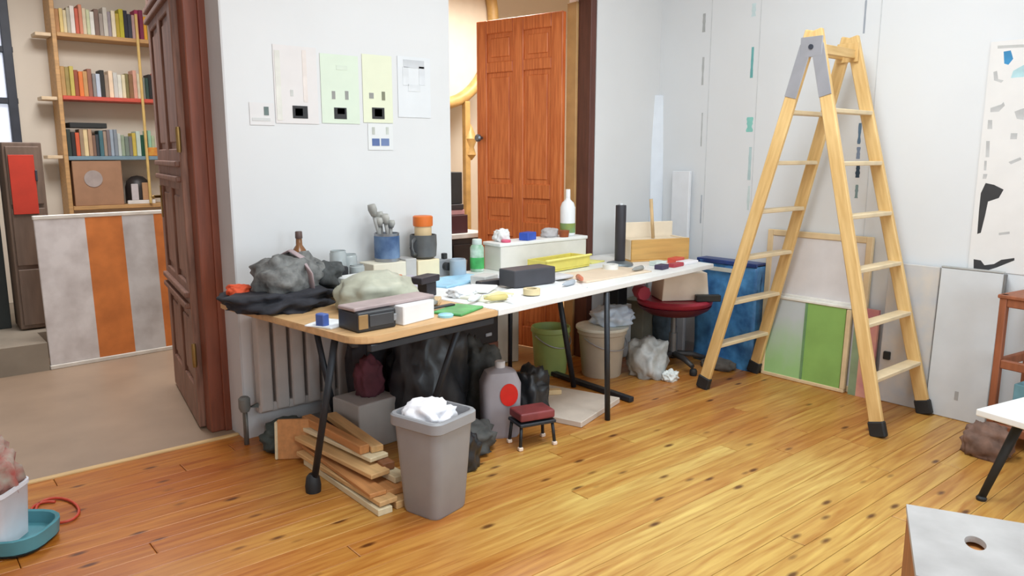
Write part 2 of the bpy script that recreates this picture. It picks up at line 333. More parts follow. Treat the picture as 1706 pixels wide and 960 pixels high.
# ------------------------------------------------------------------ hall: platform, chest, bookshelf, striped board
struct(boxes('platform', mat('platform_stone', (150, 138, 122), .6, var=.12, scale=4), None, [(-1.5, .86, 6.1, 8.0, 0, .2), (.86, 1.06, 6.5, 8.0, 0, .2)]), 'raised grey stone step at the back of the hall')
ch = thing('tall_chest', 'tall narrow grey brown wooden chest on the hall step', 'cabinet', (.905, 6.78, .20))
M_ch = mat('grey_brown_wood', (112, 92, 78), .6, var=.22, scale=5, stretch=(4, 4, .6), bump=.1)
box('body', M_ch, ch, (0, 0, .70), (.25, .30, 1.38), bev=.01)
for z in (.25, .7, 1.15):
    d = box('door', M_ch, ch, (0, -.155, z), (.21, .02, .42), bev=.006); box('handle', M_steel, d, (.07, -.018, 0), (.015, .025, .08))
tag(box('red_sheet', col((196, 56, 34), .6, var=.08), None, (.89, 6.606, 1.07), (.16, .006, .43), base=True), 'bright red sheet fixed on the tall hall chest', 'sheet')
tag(box('dark_post', col((38, 44, 42), .6), None, (.68, 6.9, .20), (.12, .20, 1.40), base=True), 'dark green black post beside the tall chest in the hall', 'post')
# striped board
def stripes():
    m = bpy.data.materials.new('orange_white_stripes'); m.use_nodes = True; N = m.node_tree.nodes; L = m.node_tree.links; b = N['Principled BSDF']
    tc = N.new('ShaderNodeTexCoord'); sp = N.new('ShaderNodeSeparateXYZ'); L.new(tc.outputs['Generated'], sp.inputs[0])
    r = N.new('ShaderNodeValToRGB'); r.color_ramp.interpolation = 'CONSTANT'; e = r.color_ramp.elements
    g1, o1 = (*s2l((232, 226, 224)), 1), (*s2l((226, 134, 66)), 1)
    e[0].position = 0; e[0].color = g1; e[1].position = .37; e[1].color = o1
    for p, c in ((.66, (*s2l((214, 212, 212)), 1)), (.92, o1)): k = e.new(p); k.color = c
    nz = N.new('ShaderNodeTexNoise'); nz.inputs['Scale'].default_value = 5; nz.inputs['Detail'].default_value = 8; L.new(tc.outputs['Object'], nz.inputs[0])
    r2 = N.new('ShaderNodeValToRGB'); r2.color_ramp.elements[0].position = .3; r2.color_ramp.elements[1].position = .62; r2.color_ramp.elements[0].color = (.55, .5, .48, 1); r2.color_ramp.elements[1].color = (1, 1, 1, 1); L.new(nz.outputs['Fac'], r2.inputs[0])
    mx = N.new('ShaderNodeMix'); mx.data_type = 'RGBA'; mx.blend_type = 'MULTIPLY'; mx.inputs[0].default_value = .7
    L.new(sp.outputs['X'], r.inputs[0]); L.new(r.outputs[0], mx.inputs[6]); L.new(r2.outputs[0], mx.inputs[7]); L.new(mx.outputs[2], b.inputs['Base Color']); b.inputs['Roughness'].default_value = .7
    return m
sb = thing('striped_board', 'board with rough orange and white vertical stripes standing in the hall', 'board', (1.30, 6.12, 0), R(4))
box('panel', stripes(), sb, (0, .03, .03), (.86, .02, 1.04), (R(-3), 0, 0), bev=.003, base=True)
box('top_edge', col((232, 226, 216), .6), sb, (0, .085, 1.07), (.87, .03, .028)); box('bottom_edge', col((228, 222, 212), .6), sb, (0, .03, .0), (.87, .04, .03), base=True)
box('prop', col((150, 120, 90)), sb, (0, .2, .0), (.04, .3, .04), base=True)
# bookshelf
M_sh = mat('shelf_tan_wood', (196, 152, 100), .55, var=.15, scale=8, stretch=(.6, 5, 5))
bs = thing('bookshelf', 'tan wooden wall shelf unit full of books in the hall', 'shelf', (1.87, 7.85, 0))
X0 = 1.40 - 1.87; X1 = .55
for nm, z, m_ in (('shelf', 2.52, M_sh), ('shelf', 1.99, mat('red_shelf', (204, 84, 66), .5, var=.08)), ('shelf', 1.47, mat('blue_grey_shelf', (120, 146, 160), .5, var=.08)), ('shelf', 1.03, M_sh), ('shelf', .5, M_sh)):
    box('shelf', m_, bs, ((X0 + X1) / 2, 0, z), (X1 - X0, .26, .035))
for x in (X0 + .0, X1): box('upright', M_sh, bs, (x - .02, .0, 1.6), (.035, .27, 3.2))
box('pole', mat('thin_pale_pole', (214, 180, 110), .5), bs, (.17, -.145, 1.9), (.022, .022, 1.7))
for z in (2.51, 1.98, 1.48): box('bracket', col((222, 196, 160)), bs, (X0 - .10, -.02, z), (.12, .2, .03))
def nth(i):
    w_ = ['first', 'second', 'third', 'fourth', 'fifth', 'sixth', 'seventh', 'eighth', 'ninth', 'tenth', 'eleventh', 'twelfth', 'thirteenth', 'fourteenth', 'fifteenth', 'sixteenth', 'seventeenth', 'eighteenth', 'nineteenth', 'twentieth', 'twenty-first', 'twenty-second', 'twenty-third', 'twenty-fourth', 'twenty-fifth', 'twenty-sixth']
    return w_[i]
rows = [
 (2.538, 'on the topmost hall shelf', [('tan', (180, 130, 80)), ('yellow cream', (226, 200, 130)), ('cream', (222, 206, 164)), ('grey', (186, 180, 160)), ('white', (232, 224, 214)), ('coral red', (206, 100, 76)), ('salmon', (214, 140, 110)), ('cream', (220, 206, 176)), ('pale green', (206, 210, 170)), ('white', (232, 230, 220)), ('brown grey', (128, 104, 92)), ('grey', (166, 154, 144)), ('pale grey', (206, 200, 188)), ('lilac grey', (156, 146, 152)), ('cream', (236, 222, 190)), ('olive yellow', (190, 164, 60)), ('yellow green', (190, 180, 50)), ('dark navy', (38, 40, 56)), ('dark blue', (58, 62, 74)), ('pinkish grey', (190, 154, 150)), ('magenta', (168, 52, 92)), ('dark magenta', (130, 44, 76)), ('orange yellow', (232, 168, 52)), ('pale green', (190, 190, 120))], .26),
 (2.008, 'on the red hall shelf', [('tan', (186, 146, 90)), ('olive', (160, 140, 80)), ('yellow olive', (196, 180, 90)), ('rust', (150, 76, 50)), ('orange', (226, 124, 60)), ('tan', (196, 150, 96)), ('brown', (150, 100, 80)), ('grey', (140, 136, 132)), ('light blue', (190, 200, 214)), ('black', (44, 44, 40)), ('taupe', (160, 140, 120)), ('cream', (244, 216, 184)), ('light grey', (206, 204, 196)), ('white', (226, 224, 210)), ('cream', (228, 216, 180)), ('olive green', (130, 120, 76)), ('brown green', (140, 104, 70)), ('pink', (220, 166, 144)), ('pale cream', (216, 206, 176)), ('grey green', (150, 158, 150)), ('dark teal', (48, 74, 66)), ('black', (34, 36, 36)), ('mauve grey', (150, 124, 126)), ('red', (206, 54, 46)), ('orange', (232, 130, 86)), ('pale olive', (196, 186, 130))], .26),
 (1.488, 'on the blue grey hall shelf', [('dark green black', (50, 60, 54)), ('black', (44, 40, 40)), ('orange red', (214, 96, 60)), ('taupe', (160, 136, 110)), ('cream', (232, 208, 158)), ('tan', (186, 150, 120)), ('brown', (130, 100, 84)), ('dark slate', (62, 66, 72)), ('teal', (70, 110, 118)), ('warm grey', (164, 142, 124)), ('grey', (124, 112, 112)), ('pale blue', (160, 172, 184)), ('blue grey', (136, 144, 152)), ('pale grey', (190, 196, 190)), ('sage', (150, 164, 140)), ('grey green', (120, 132, 120)), ('grey', (120, 116, 116)), ('yellow', (206, 180, 80)), ('pale mint', (200, 214, 200)), ('dark green', (28, 84, 62)), ('moss green', (70, 110, 80)), ('mint', (160, 204, 176)), ('pale green', (170, 186, 150))], .24)]
for z, where, books, hmax in rows:
    x = 1.405
    for i, (cn, c_) in enumerate(books):
        bw = random.uniform(.027, .037); bh = hmax * random.uniform(.74, 1.0); bd = random.uniform(.14, .17)
        o = box('book', col(c_, .6), None, (x + bw / 2, 7.84, z), (bw - .002, bd, bh), (0, 0, 0), bev=.003, base=True)
        tag(o, '%s book, %s from the left end, standing %s' % (cn, nth(i), where), 'book', 'books in the hall shelf'); x += bw
        if i == 0: x += .0
tag(box('flat_case', col((40, 44, 44), .6), None, (1.58, 7.83, 1.735), (.30, .17, .045), (0, 0, .05), base=True), 'flat black box lying across books on the blue grey shelf', 'box')
tb = thing('cardboard_box', 'brown cardboard box with grey round mark on the lower hall shelf', 'box', (1.62, 7.84, 1.048))
M_card = mat('brown_cardboard', (170, 128, 98), .7, var=.08)
box('carton', M_card, tb, (0, 0, 0), (.40, .22, .40), base=True)
lathe('round_mark', col((172, 158, 152), .6), tb, [(.075, 0), (.075, .003)], (-.04, -.112, .24), (R(90), 0, 0), seg=20)
tag(lathe('dark_dome', col((46, 40, 38), .5), None, [(.11, 0), (.11, .15), (.095, .21), (.05, .25), (.001, .26)], (1.98, 7.87, 1.048), seg=20), 'dark rounded case on the lower hall shelf', 'case')
tag(box('white_booklet', col((238, 232, 224), .6), None, (1.97, 7.74, 1.048), (.24, .03, .035), base=True), 'white booklet lying in front of the dark rounded case', 'book')
tag(box('pale_book', col((206, 198, 200), .6), None, (1.92, 7.742, 1.084), (.06, .02, .15), base=True), 'pale grey book leaning before the dark rounded case', 'book')
tag(box('tan_book', col((196, 150, 110), .6), None, (2.01, 7.742, 1.084), (.05, .02, .16), base=True), 'tan book standing before the dark rounded case', 'book')
tag(box('yellow_red_box', mat('yellow_red_print', (228, 186, 76), .6, var=.1, c2=(206, 90, 40), scale=14), None, (2.10, 7.742, 1.488), (.10, .02, .08), base=True), 'yellow and red printed box lying on the blue grey shelf', 'box')

# ------------------------------------------------------------------ ladder
M_lad = mat('ladder_pine', (224, 180, 112), .5, var=.14, scale=7, stretch=(5, 5, .5), c2=(236, 200, 138))
M_rung = mat('ladder_rung', (226, 204, 166), .5, var=.08)
M_rub = mat('black_rubber', (34, 36, 38), .6, var=.1)
M_alu = mat('ladder_bracket_metal', (172, 172, 178), .4, .5, var=.06)
ld = thing('step_ladder', 'tall wooden double step ladder with black rubber feet standing open', 'ladder', (4.33, 2.31, 0))
AP = 2.12; HW = .205; HB = .29
def ly(sgn, z): return sgn * (.545 * (1 - z / AP) + .028)
for sgn in (1, -1):
    for sx in (-1, 1):
        xb = sx * HB; xt = sx * HW
        beam('stile', M_lad, ld, (xb, ly(sgn, .05), .05), (xt, ly(sgn, AP + .06), AP + .06), .03, .075, side=(1, 0, 0), bev=.006)
        beam('foot', M_rub, ld, (xb, ly(sgn, -.005), .0), (xb, ly(sgn, .085), .085), .042, .088, side=(1, 0, 0), bev=.008)
    for k in range(6):
        z = .30 + k * .288; hw = HB + (HW - HB) * z / AP
        beam('rung', M_rung, ld, (-hw, ly(sgn, z), z), (hw, ly(sgn, z), z), .075, .024, side=(0, 1, 0), bev=.004)
for sx in (-1, 1):
    for sgn in (1, -1):
        if sx < 0: beam('bracket', M_alu, ld, (sx * HW - .030, ly(sgn, AP - .30), AP - .30), (sx * HW - .018, ly(sgn, AP - .02), AP - .02), .006, .074, side=(1, 0, 0), bev=.002)
    box('hinge_plate', M_alu if sx < 0 else M_lad, ld, (sx * HW - .02, 0, AP - .03), (.008, .13, .11), bev=.006)
    b_ = lathe('hinge_bolt', M_steel, ld, [(.014, 0), (.014, .05), (.008, .055)], (sx * HW - .03, 0, AP - .03), (0, R(90), 0), seg=12)
for sgn in (1, -1): beam('top_rail', M_lad, ld, (-HW, ly(sgn, AP - .04), AP - .04), (HW, ly(sgn, AP - .04), AP - .04), .05, .024, side=(0, 0, 1))

# ------------------------------------------------------------------ worktables
TZ = .775; TA = R(7.6); TO = Vector((1.44, 2.66, 0))
def tl(u, v, z=0): return Vector((TO.x + u * math.cos(TA) - v * math.sin(TA), TO.y + u * math.sin(TA) + v * math.cos(TA), z))
def loc_of(p):                                                        # world point -> table frame
    d = Vector(p) - TO; return Vector((d.x * math.cos(TA) + d.y * math.sin(TA), -d.x * math.sin(TA) + d.y * math.cos(TA), d.z))
M_ply = mat('table_board_wood', (206, 166, 118), .55, var=.12, scale=6, stretch=(.6, 5, 5))
M_leg = mat('dark_leg_steel', (48, 52, 58), .45, .4, var=.15)
t1 = thing('work_table', 'cluttered wooden worktable board with rounded corner on dark trestle legs', 'table', TO, TA)
arc = [(.10 - .10 * math.sin(a), .10 - .10 * math.cos(a)) for a in [R(90) * i / 6 for i in range(7)]][::-1]
prism('tabletop', M_ply, t1, [(.80, 0), (.80, 1.10), (.0, 1.14)] + arc, .03, (0, 0, TZ - .03), bev=.004)
def lg(par, a, b, r=.016, nm='leg'):
    o = tube(nm, M_leg, par, [loc_of(a), loc_of(b)] if par else [a, b], r, 10); return o
fa = at(522, 812, z=.02); fb = tl(.05, .24, TZ - .04)
lg(t1, fb, fa); lg(t1, tl(.42, 1.0, TZ - .04), tl(.48, .86, .0))
lg(t1, tl(.72, .16, TZ - .04), tl(.62, .40, .0)); lg(t1, tl(.70, .95, TZ - .04), tl(.66, .72, .0))
lathe('leg_cap', M_rub, t1, [(.034, 0), (.036, .03), (.03, .07), (.018, .085)], loc_of((fa.x, fa.y, 0)), seg=14)
beam('crossbar', M_leg, t1, (.05, .10, TZ - .045), (.42, 1.0, TZ - .045), .03, .03, bev=.003)
beam('crossbar', M_leg, t1, (.72, .10, TZ - .045), (.72, 1.0, TZ - .045), .03, .03, bev=.003)
beam('brace', M_leg, t1, (.06, .02, TZ - .05), (.78, .02, TZ - .05), .03, .03, bev=.003)
t2 = thing('work_table', 'long white worktable on dark steel legs running towards the corner', 'table', TO, TA)
M_wtop = mat('white_table_laminate', (238, 238, 236), .45, var=.03)
prism('tabletop', M_wtop, t2, [(.805, 0), (2.92, 0), (3.06, .77), (2.75, .85), (.805, 1.10)], .03, (0, 0, TZ - .03), bev=.003)
lg(t2, at(1011, 487, z=TZ - .035), at(1012, 700, z=0), .016); lg(t2, (3.30, 3.50, TZ - .03), (3.415, 3.44, 0), .018)
lg(t2, tl(1.74, .78, TZ - .035), (3.17, 3.80, 0), .015); lg(t2, tl(.95, 1.0, TZ - .035), tl(.97, 1.0, 0), .013); lg(t2, tl(2.66, .70, TZ - .035), tl(2.66, .70, 0), .013)
fbz = loc_of((3.46, 2.98, .02)); fbe = loc_of((3.49, 3.80, .02)); beam('foot_bar', M_leg, t2, fbz, fbe, .04, .03, side=(1, 0, 0))
beam('apron', M_leg, t2, (.83, .10, TZ - .045), (2.88, .10, TZ - .045), .02, .025, side=(0, 1, 0))

# ------------------------------------------------------------------ radiator under the prints
M_rad = mat('radiator_enamel', (184, 176, 170), .5, var=.05)
ra = thing('radiator', 'grey panel radiator on the wall under the worktable', 'radiator', (1.86, WY - .075, 0))
for i in range(9): box('fin', M_rad, ra, (-.36 + i * .09, 0, .16), (.074, .07, .56), bev=.018, base=True)
box('header', M_rad, ra, (0, 0, .70), (.80, .05, .04), bev=.012); box('header', M_rad, ra, (0, 0, .18), (.80, .05, .05), bev=.012)
tube('pipe', mat('grey_pipe', (120, 122, 118), .5, .2), ra, [(-.40, 0, .20), (-.47, 0, .20), (-.47, .0, .0)], .014); lathe('valve', mat('grey_pipe', (120, 122, 118), .5, .2), ra, [(.022, 0), (.03, .02), (.03, .07), (.02, .08)], (-.47, 0, .18), seg=14)
tag(box('floor_duct', mat('duct_grey', (112, 114, 112), .6), None, (1.92, WY - .20, 0), (.92, .12, .11), bev=.012, base=True), 'dark grey duct on the floor below the radiator', 'duct')
rag = blob('dark_rag', mat('dark_green_grey_cloth', (72, 80, 76), .9, var=.3), None, (1.55, 3.66, 0), (.26, .22, .13), 21, .3); tag(rag, 'dark green grey rag on the floor at the radiator', 'rag')

# ------------------------------------------------------------------ prints on the wall
M_paper = mat('pale_paper', (236, 236, 233), .8, var=.015)
def art(x0, x1, y0, y1, c, label, marks=(), cat='print'):
    a = at(x0, y1, Y=WY - .003); b = at(x1, y0, Y=WY - .003)
    t = thing('art_print', label, cat, ((a.x + b.x) / 2, WY - .002, a.z), 0, 'prints pinned on the white wall')
    box('sheet', col(c, .8, var=.02), t, (0, -.001, (b.z - a.z) / 2), (b.x - a.x, .002, b.z - a.z), bev=0)
    for (mx0, mx1, my0, my1, mc) in marks:
        p = at(mx0, my1, Y=WY - .003); q = at(mx1, my0, Y=WY - .003)
        box('printed_mark', col(mc, .8, var=.1), t, ((p.x + q.x) / 2 - t.location.x, -.003, (p.z + q.z) / 2 - a.z), (q.x - p.x, .002, q.z - p.z), bev=0)
    return t
K = (52, 52, 54); G = (150, 150, 146)
art(417, 456, 172, 208, (224, 221, 220), 'small pale print with a tiny dark mark, leftmost on the wall', [(440, 447, 178, 192, (110, 124, 122)), (420, 450, 197, 201, (210, 210, 208))])
art(460, 526, 80, 205, (224, 219, 217), 'tall pinkish print with a black square at its foot', [(488, 512, 177, 197, K), (492, 504, 181, 193, (26, 26, 26)), (484, 488, 150, 160, (200, 200, 196)), (462, 465, 84, 200, (222, 220, 212)), (506, 509, 84, 170, (226, 216, 210))])
art(537, 596, 94, 205, (215, 226, 208), 'tall pale green print with a black square at its foot', [(557, 577, 180, 198, K), (562, 574, 181, 190, (34, 34, 34)), (553, 558, 152, 165, G), (575, 580, 152, 166, G), (560, 578, 110, 116, (212, 222, 206))])
art(606, 652, 94, 204, (225, 228, 202), 'tall pale yellow print with a black square at its foot', [(620, 640, 180, 198, K), (624, 636, 182, 194, (22, 22, 22)), (615, 622, 155, 164, G), (636, 641, 153, 167, (130, 130, 110))])
art(614, 654, 207, 250, (224, 225, 224), 'small white print with two blue squares below the yellow print', [(620, 632, 231, 243, (92, 112, 160)), (635, 648, 231, 243, (112, 130, 170)), (620, 624, 212, 224, (186, 188, 180)), (643, 647, 212, 224, (196, 200, 192))])
sk = art(664, 716, 98, 195, (222, 224, 226), 'faint pencil sketch sheet of a grey ring, rightmost on the wall', [(672, 706, 102, 112, (200, 202, 205)), (671, 680, 112, 142, (216, 218, 220)), (698, 707, 112, 142, (214, 216, 219)), (680, 700, 142, 152, (218, 220, 222))])

# ------------------------------------------------------------------ things on the wooden table
M_blk = mat('black_fabric', (46, 46, 52), .9, var=.35, scale=14, bump=.3); M_gbag = mat('grey_mottled_fabric', (112, 112, 110), .85, var=.4, scale=26, bump=.4)
o = blob('black_jacket', M_blk, None, tl(.16, .86, TZ), (.52, .46, .10), 3, .28, 2.6, rotz=.3); tag(o, 'crumpled black jacket at the left end of the wooden table', 'jacket')
gb = thing('grey_bag', 'mottled dark grey rucksack slumped on the black jacket', 'bag', tl(.20, .84, TZ + .075), .4)
blob('body', M_gbag, gb, (0, 0, 0), (.36, .28, .18), 5, .22, 2.4); blob('flap', mat('dark_grey_flap', (70, 72, 72), .85, var=.4, scale=22), gb, (.16, -.06, 0), (.22, .20, .13), 8, .3)
tube('strap', mat('pinkish_grey_strap', (176, 156, 158), .7), gb, [(.0, -.155, .01), (-.01, -.155, .09), (.0, -.10, .165), (.03, .0, .19), (.05, .1, .15)], .017, 8, flat=.4)
o = blob('orange_glove', col((226, 88, 48), .7), None, tl(.0, .95, TZ + .066), (.11, .08, .05), 9, .3, rotz=-.3); tag(o, 'orange red glove on the black jacket near the door frame', 'glove')
def bottle(label, loc, prof, m, cap=None, capz=(0, 0), capr=.015, labelm=None, lz=(0, 0), name='bottle', cat='bottle', seg=24):
    t = thing(name, label, cat, loc); lathe('body', m, t, prof, seg=seg)
    if cap: lathe('cap', cap, t, [(capr, capz[0]), (capr * 1.05, capz[0] + .003), (capr, capz[1] - .003), (capr * .85, capz[1])], seg=16)
    if labelm:
        r = max(p[0] for p in prof) + .0015; lathe('paper_label', labelm, t, [(r, lz[0]), (r, lz[1])], seg=seg)
    return t
bp_ = tl(.41, 1.06, TZ)
bottle('brown glass bottle standing behind the grey rucksack', bp_, [(.036, 0), (.042, .006), (.042, .20), (.034, .235), (.017, .26), (.015, .315), (.017, .318), (.016, .325)], mat('brown_glass', (128, 84, 48), .2, var=.2, spec=.6), mat('dark_cap', (92, 72, 66), .5), (.295, .332), .018, mat('tan_label', (168, 118, 70), .7), (.07, .19))
p, w_, h_ = spot(545, 598, 455, 487, TZ)
tag(box('white_carton', col((238, 238, 236), .6, var=.03), None, tl(.54, .76, TZ), (.19, .12, .115), (0, 0, TA + .1), base=True), 'white carton beside the grey rucksack', 'carton')
tag(box('black_case', col((36, 36, 40), .5), None, tl(.50, .91, TZ), (.15, .10, .15), (0, 0, TA), base=True, bev=.012), 'small black case behind the white carton', 'case')
M_glass = mat('cloudy_glass', (206, 212, 212), .12, var=.08, trans=.35)
def jar(label, loc, r, h, m, content=None, name='jar'):
    t = thing(name, label, 'jar', loc); lathe('body', m, t, [(r * .92, 0), (r, .006), (r, h * .93), (r * .9, h * .96), (r * .92, h), (r * .84, h), (r * .82, h * .6)], seg=20)
    if content: lathe('content', content, t, [(r * 1.004, h * .05), (r * 1.004, h * .5)], seg=20)
    return t
jar('tall clear glass jar at the wall behind the white carton', tl(.60, .99, TZ), .045, .22, M_glass, col((190, 190, 194), .4))
jar('short glass jar with pink content by the black case', tl(.51, .88, TZ + .106) if False else tl(.64, .88, TZ), .04, .15, M_glass, col((214, 120, 160), .5))
jar('glass jar next to the cream box at the wall', tl(.69, 1.02, TZ), .045, .19, M_glass, col((176, 180, 180), .4))
# cream boxes at the wall carrying tins
cb = [('cream_box', 'cream cardboard box under the blue tin of brushes', 2.20, .21, .16, .13, (226, 218, 198)), ('grey_box', 'pale grey cardboard box between the cream boxes', 2.345, .075, .14, .14, (190, 186, 182)), ('yellow_cream_box', 'pale yellow box under the grey mug', 2.46, .15, .16, .125, (236, 220, 184))]
for n_, l_, x_, sx_, sy_, sz_, c_ in cb: tag(box(n_, col(c_, .7, var=.05), None, (x_, WY - .14, TZ), (sx_, sy_, sz_), base=True), l_, 'box')
tin = thing('paint_tin', 'tin with blue label holding thick brushes on the cream box', 'tin', (2.23, WY - .14, TZ + .13))
lathe('can', mat('tin_metal', (160, 162, 168), .35, .7, var=.1), tin, [(.068, 0), (.070, .004), (.070, .155), (.072, .16), (.066, .16), (.064, .10)], seg=24)
lathe('paper_label', mat('blue_tin_label', (44, 80, 132), .6, var=.3, scale=7, c2=(120, 146, 178)), tin, [(.0715, .02), (.0715, .145)], seg=24)
for k, (dx, dy, tx, ty, L_) in enumerate([(-.02, 0, -.22, .05, .30), (.0, .02, -.10, .08, .25), (.02, -.01, -.16, 0, .24), (.03, .01, .05, .05, .20), (-.03, .02, -.05, -.04, .22)]):
    a = Vector((dx, dy, .03)); b = a + Vector((tx, ty, 1)).normalized() * L_
    st = tube('brush', mat('brush_handle_grey', (150, 148, 144), .5), tin, [a, a.lerp(b, .5), a.lerp(b, .8)], [.008, .009, .012], 8)
    tube('bristle', mat('brush_bristle_grey', (172, 170, 164), .9, var=.3), st, [a.lerp(b, .78), a.lerp(b, .9), b], [.022, .036, .030], 8, flat=.6)
mg = thing('mug', 'dark grey mug with an orange lidded pot inside on the pale yellow box', 'mug', (2.475, WY - .14, TZ + .125))
lathe('cup', mat('dark_grey_ceramic', (92, 92, 92), .45, var=.25), mg, [(.055, 0), (.075, .015), (.080, .08), (.078, .14), (.072, .14), (.070, .09)], seg=24)
tube('handle', mat('dark_grey_ceramic', (92, 92, 92), .45), mg, [(-.07, -.03, .03), (-.10, -.045, .04), (-.115, -.05, .075), (-.10, -.045, .11), (-.075, -.03, .12)], .011)
lathe('pot', col((226, 196, 150), .5), mg, [(.05, .10), (.05, .195)], seg=20); lathe('pot_lid', col((220, 112, 40), .5), mg, [(.056, .19), (.058, .20), (.058, .245), (.052, .25)], seg=20)
# long white carton at the doorway with things on top
lc = thing('long_carton', 'long low white carton at the back of the white table', 'carton', (3.39, 3.78, TZ), 0)
box('carton', mat('off_white_card', (226, 222, 214), .7, var=.05), lc, (0, 0, 0), (.76, .17, .155), base=True); box('lid', col((240, 240, 238), .6, var=.03), lc, (0, 0, .155), (.78, .18, .022), base=True)
LZ = TZ + .178
cam_ = thing('grey_device', 'small grey camera beside the pale yellow box', 'camera', (2.64, 3.81, TZ), TA)
box('body', col((150, 152, 156), .5), cam_, (0, 0, 0), (.10, .06, .10), base=True, bev=.008); lathe('lens', col((60, 60, 62), .4), cam_, [(.025, 0), (.025, .03), (.02, .032)], (0, -.03, .06), (R(90), 0, 0), seg=16); box('knob', col((48, 48, 50), .4), cam_, (.02, 0, .10), (.03, .03, .035), base=True)
jar('blue grey plastic jar in front of the grey camera', (2.68, 3.70, TZ), .05, .11, col((178, 192, 204), .4), name='plastic_jar')
bottle('green spray can with paint runs near the blue plate', at(795, 452, z=TZ), [(.038, 0), (.044, .006), (.044, .15), (.036, .165), (.03, .17)], mat('green_white_can', (150, 206, 164), .4, var=.3, scale=16, c2=(206, 226, 214)), col((214, 226, 220), .5), (.17, .205), .03, mat('green_label', (72, 176, 96), .5, var=.3, scale=18), (.02, .09), name='spray_can', cat='can')
tag(lathe('brown_cup', col((150, 104, 90), .5), None, [(.034, 0), (.042, .07), (.038, .07), (.032, .02)], at(768, 452, z=TZ)), 'small brown cup left of the green spray can', 'cup')
tag(lathe('dark_cup', col((84, 76, 72), .5), None, [(.03, 0), (.036, .06), (.032, .06), (.028, .02)], at(750, 450, z=TZ)), 'small dark grey cup behind the brown cup', 'cup')
# front of the wooden table
bd = thing('plastic_bag', 'bulging grey green plastic bag lying on the wooden table', 'bag', tl(.44, .46, TZ), TA)
blob('body', mat('grey_green_plastic', (176, 176, 158), .5, var=.18, scale=10), bd, (0, 0, 0), (.40, .30, .17), 12, .16); blob('fold', mat('grey_fold_plastic', (140, 138, 132), .6, var=.2), bd, (.02, -.13, 0), (.46, .16, .07), 14, .2)
for k, (x_, y_) in enumerate([(.02, .02), (.11, -.03)]): blob('printed_spot', col((186, 106, 70), .6), bd, (x_, y_, .135 - k * .01), (.05, .04, .03), 30 + k, .2)
rb = thing('black_box', 'black box with a tan panel at the front edge of the wooden table', 'box', tl(.16, .16, TZ), TA - .08)
box('body', col((40, 42, 46), .45), rb, (0, 0, 0), (.19, .16, .085), base=True, bev=.012); box('front_panel', col((62, 64, 68), .4), rb, (.02, -.082, .045), (.12, .006, .05)); box('tan_panel', col((150, 118, 74), .5), rb, (-.07, -.082, .045), (.045, .006, .06)); box('side_clip', col((140, 142, 146), .4), rb, (.085, -.083, .045), (.015, .008, .03))
tag(box('white_box', col((236, 234, 234), .6, var=.03), None, tl(.37, .15, TZ), (.20, .15, .085), (0, 0, TA + .12), base=True), 'white cardboard box right of the black box with tan panel', 'box')
tag(box('grey_sheet', col((168, 150, 148), .7), None, tl(.28, .17, TZ + .0862), (.44, .12, .016), (0, 0, TA), base=True), 'grey flat sheet lying across the black box and the white box', 'sheet')
tag(box('blue_tape', col((72, 98, 168), .5), None, tl(.03, .30, TZ), (.035, .05, .06), (0, 0, .3), base=True), 'small blue box at the left edge of the wooden table', 'box')
tag(sheet('white_paper', col((236, 238, 240), .7), None, tl(.08, .32, TZ), .15, .14, .006, 9, 4, rotz=.4), 'crumpled white paper by the small blue box', 'paper')
tag(box('magazine', mat('green_cover', (84, 160, 92), .5, var=.3, scale=10), None, tl(.66, .12, TZ), (.22, .15, .012), (0, 0, TA + .3), base=True), 'green magazine lying at the front edge of the table', 'magazine')
tag(box('black_ruler', col((44, 44, 46), .5), None, tl(.60, .20, TZ + .0125), (.20, .03, .008), (0, 0, TA), base=True), 'black ruler lying on the green magazine', 'ruler')
tag(lathe('blue_saucer', col((150, 206, 222), .4), None, [(.034, 0), (.036, .01), (.03, .014)], tl(.53, .07, TZ)), 'light blue saucer by the green magazine', 'saucer')
bc = thing('black_clamp', 'black plastic spotlight clamp on the table left of the blue plate', 'clamp', tl(.80, .52, TZ), .4)
box('head', col((44, 38, 46), .45), bc, (0, 0, .075), (.17, .08, .035), bev=.008, base=True); box('grip', col((38, 34, 40), .5), bc, (.02, 0, 0), (.09, .06, .075), bev=.006, base=True)
tag(box('yellow_scraper', col((214, 196, 110), .5), None, tl(.71, .42, TZ), (.07, .05, .03), (0, 0, .5), base=True), 'small yellow scraper below the black clamp', 'scraper')
bpl = Vector((2.56, 3.56, TZ))
tag(sheet('blue_cloth', col((166, 212, 238), .6, var=.12), None, bpl, .40, .22, .012, 8, 3, rotz=TA + .1), 'light blue cloth spread behind the dark box', 'cloth')
pals = [('white_sheet', 'large white paper spread along the front edge of the white table', tl(1.28, .18, TZ), .62, .26, (238, 239, 240), 1), ('cream_paper', 'cream paper left of the dark grey box', tl(1.02, .26, TZ), .28, .22, (228, 226, 208), 2), ('tan_paper', 'tan pink wrapping paper right of the dark grey box', tl(2.02, .28, TZ), .62, .30, (228, 208, 184), 5), ('grey_paper', 'pale grey paper behind the dark grey box', tl(1.60, .60, TZ), .30, .14, (206, 206, 214), 7)]
for n_, l_, p_, sx_, sy_, c_, sd in pals: tag(sheet(n_, col(c_, .75, var=.04), None, p_, sx_, sy_, .006, 7, sd, rotz=TA + random.uniform(-.08, .08)), l_, 'paper')
tag(sheet('yellow_note', col((232, 230, 170), .7), None, tl(1.02, .20, TZ + .016), .14, .10, .003, 9, 8, rotz=.3), 'pale yellow note lying on the cream paper', 'paper')
tag(box('dark_box', col((64, 64, 70), .5, var=.1), None, tl(1.40, .34, TZ + .012), (.30, .14, .095), (0, 0, TA - .15), base=True, bev=.01), 'dark grey oblong box in the middle of the white table', 'box')
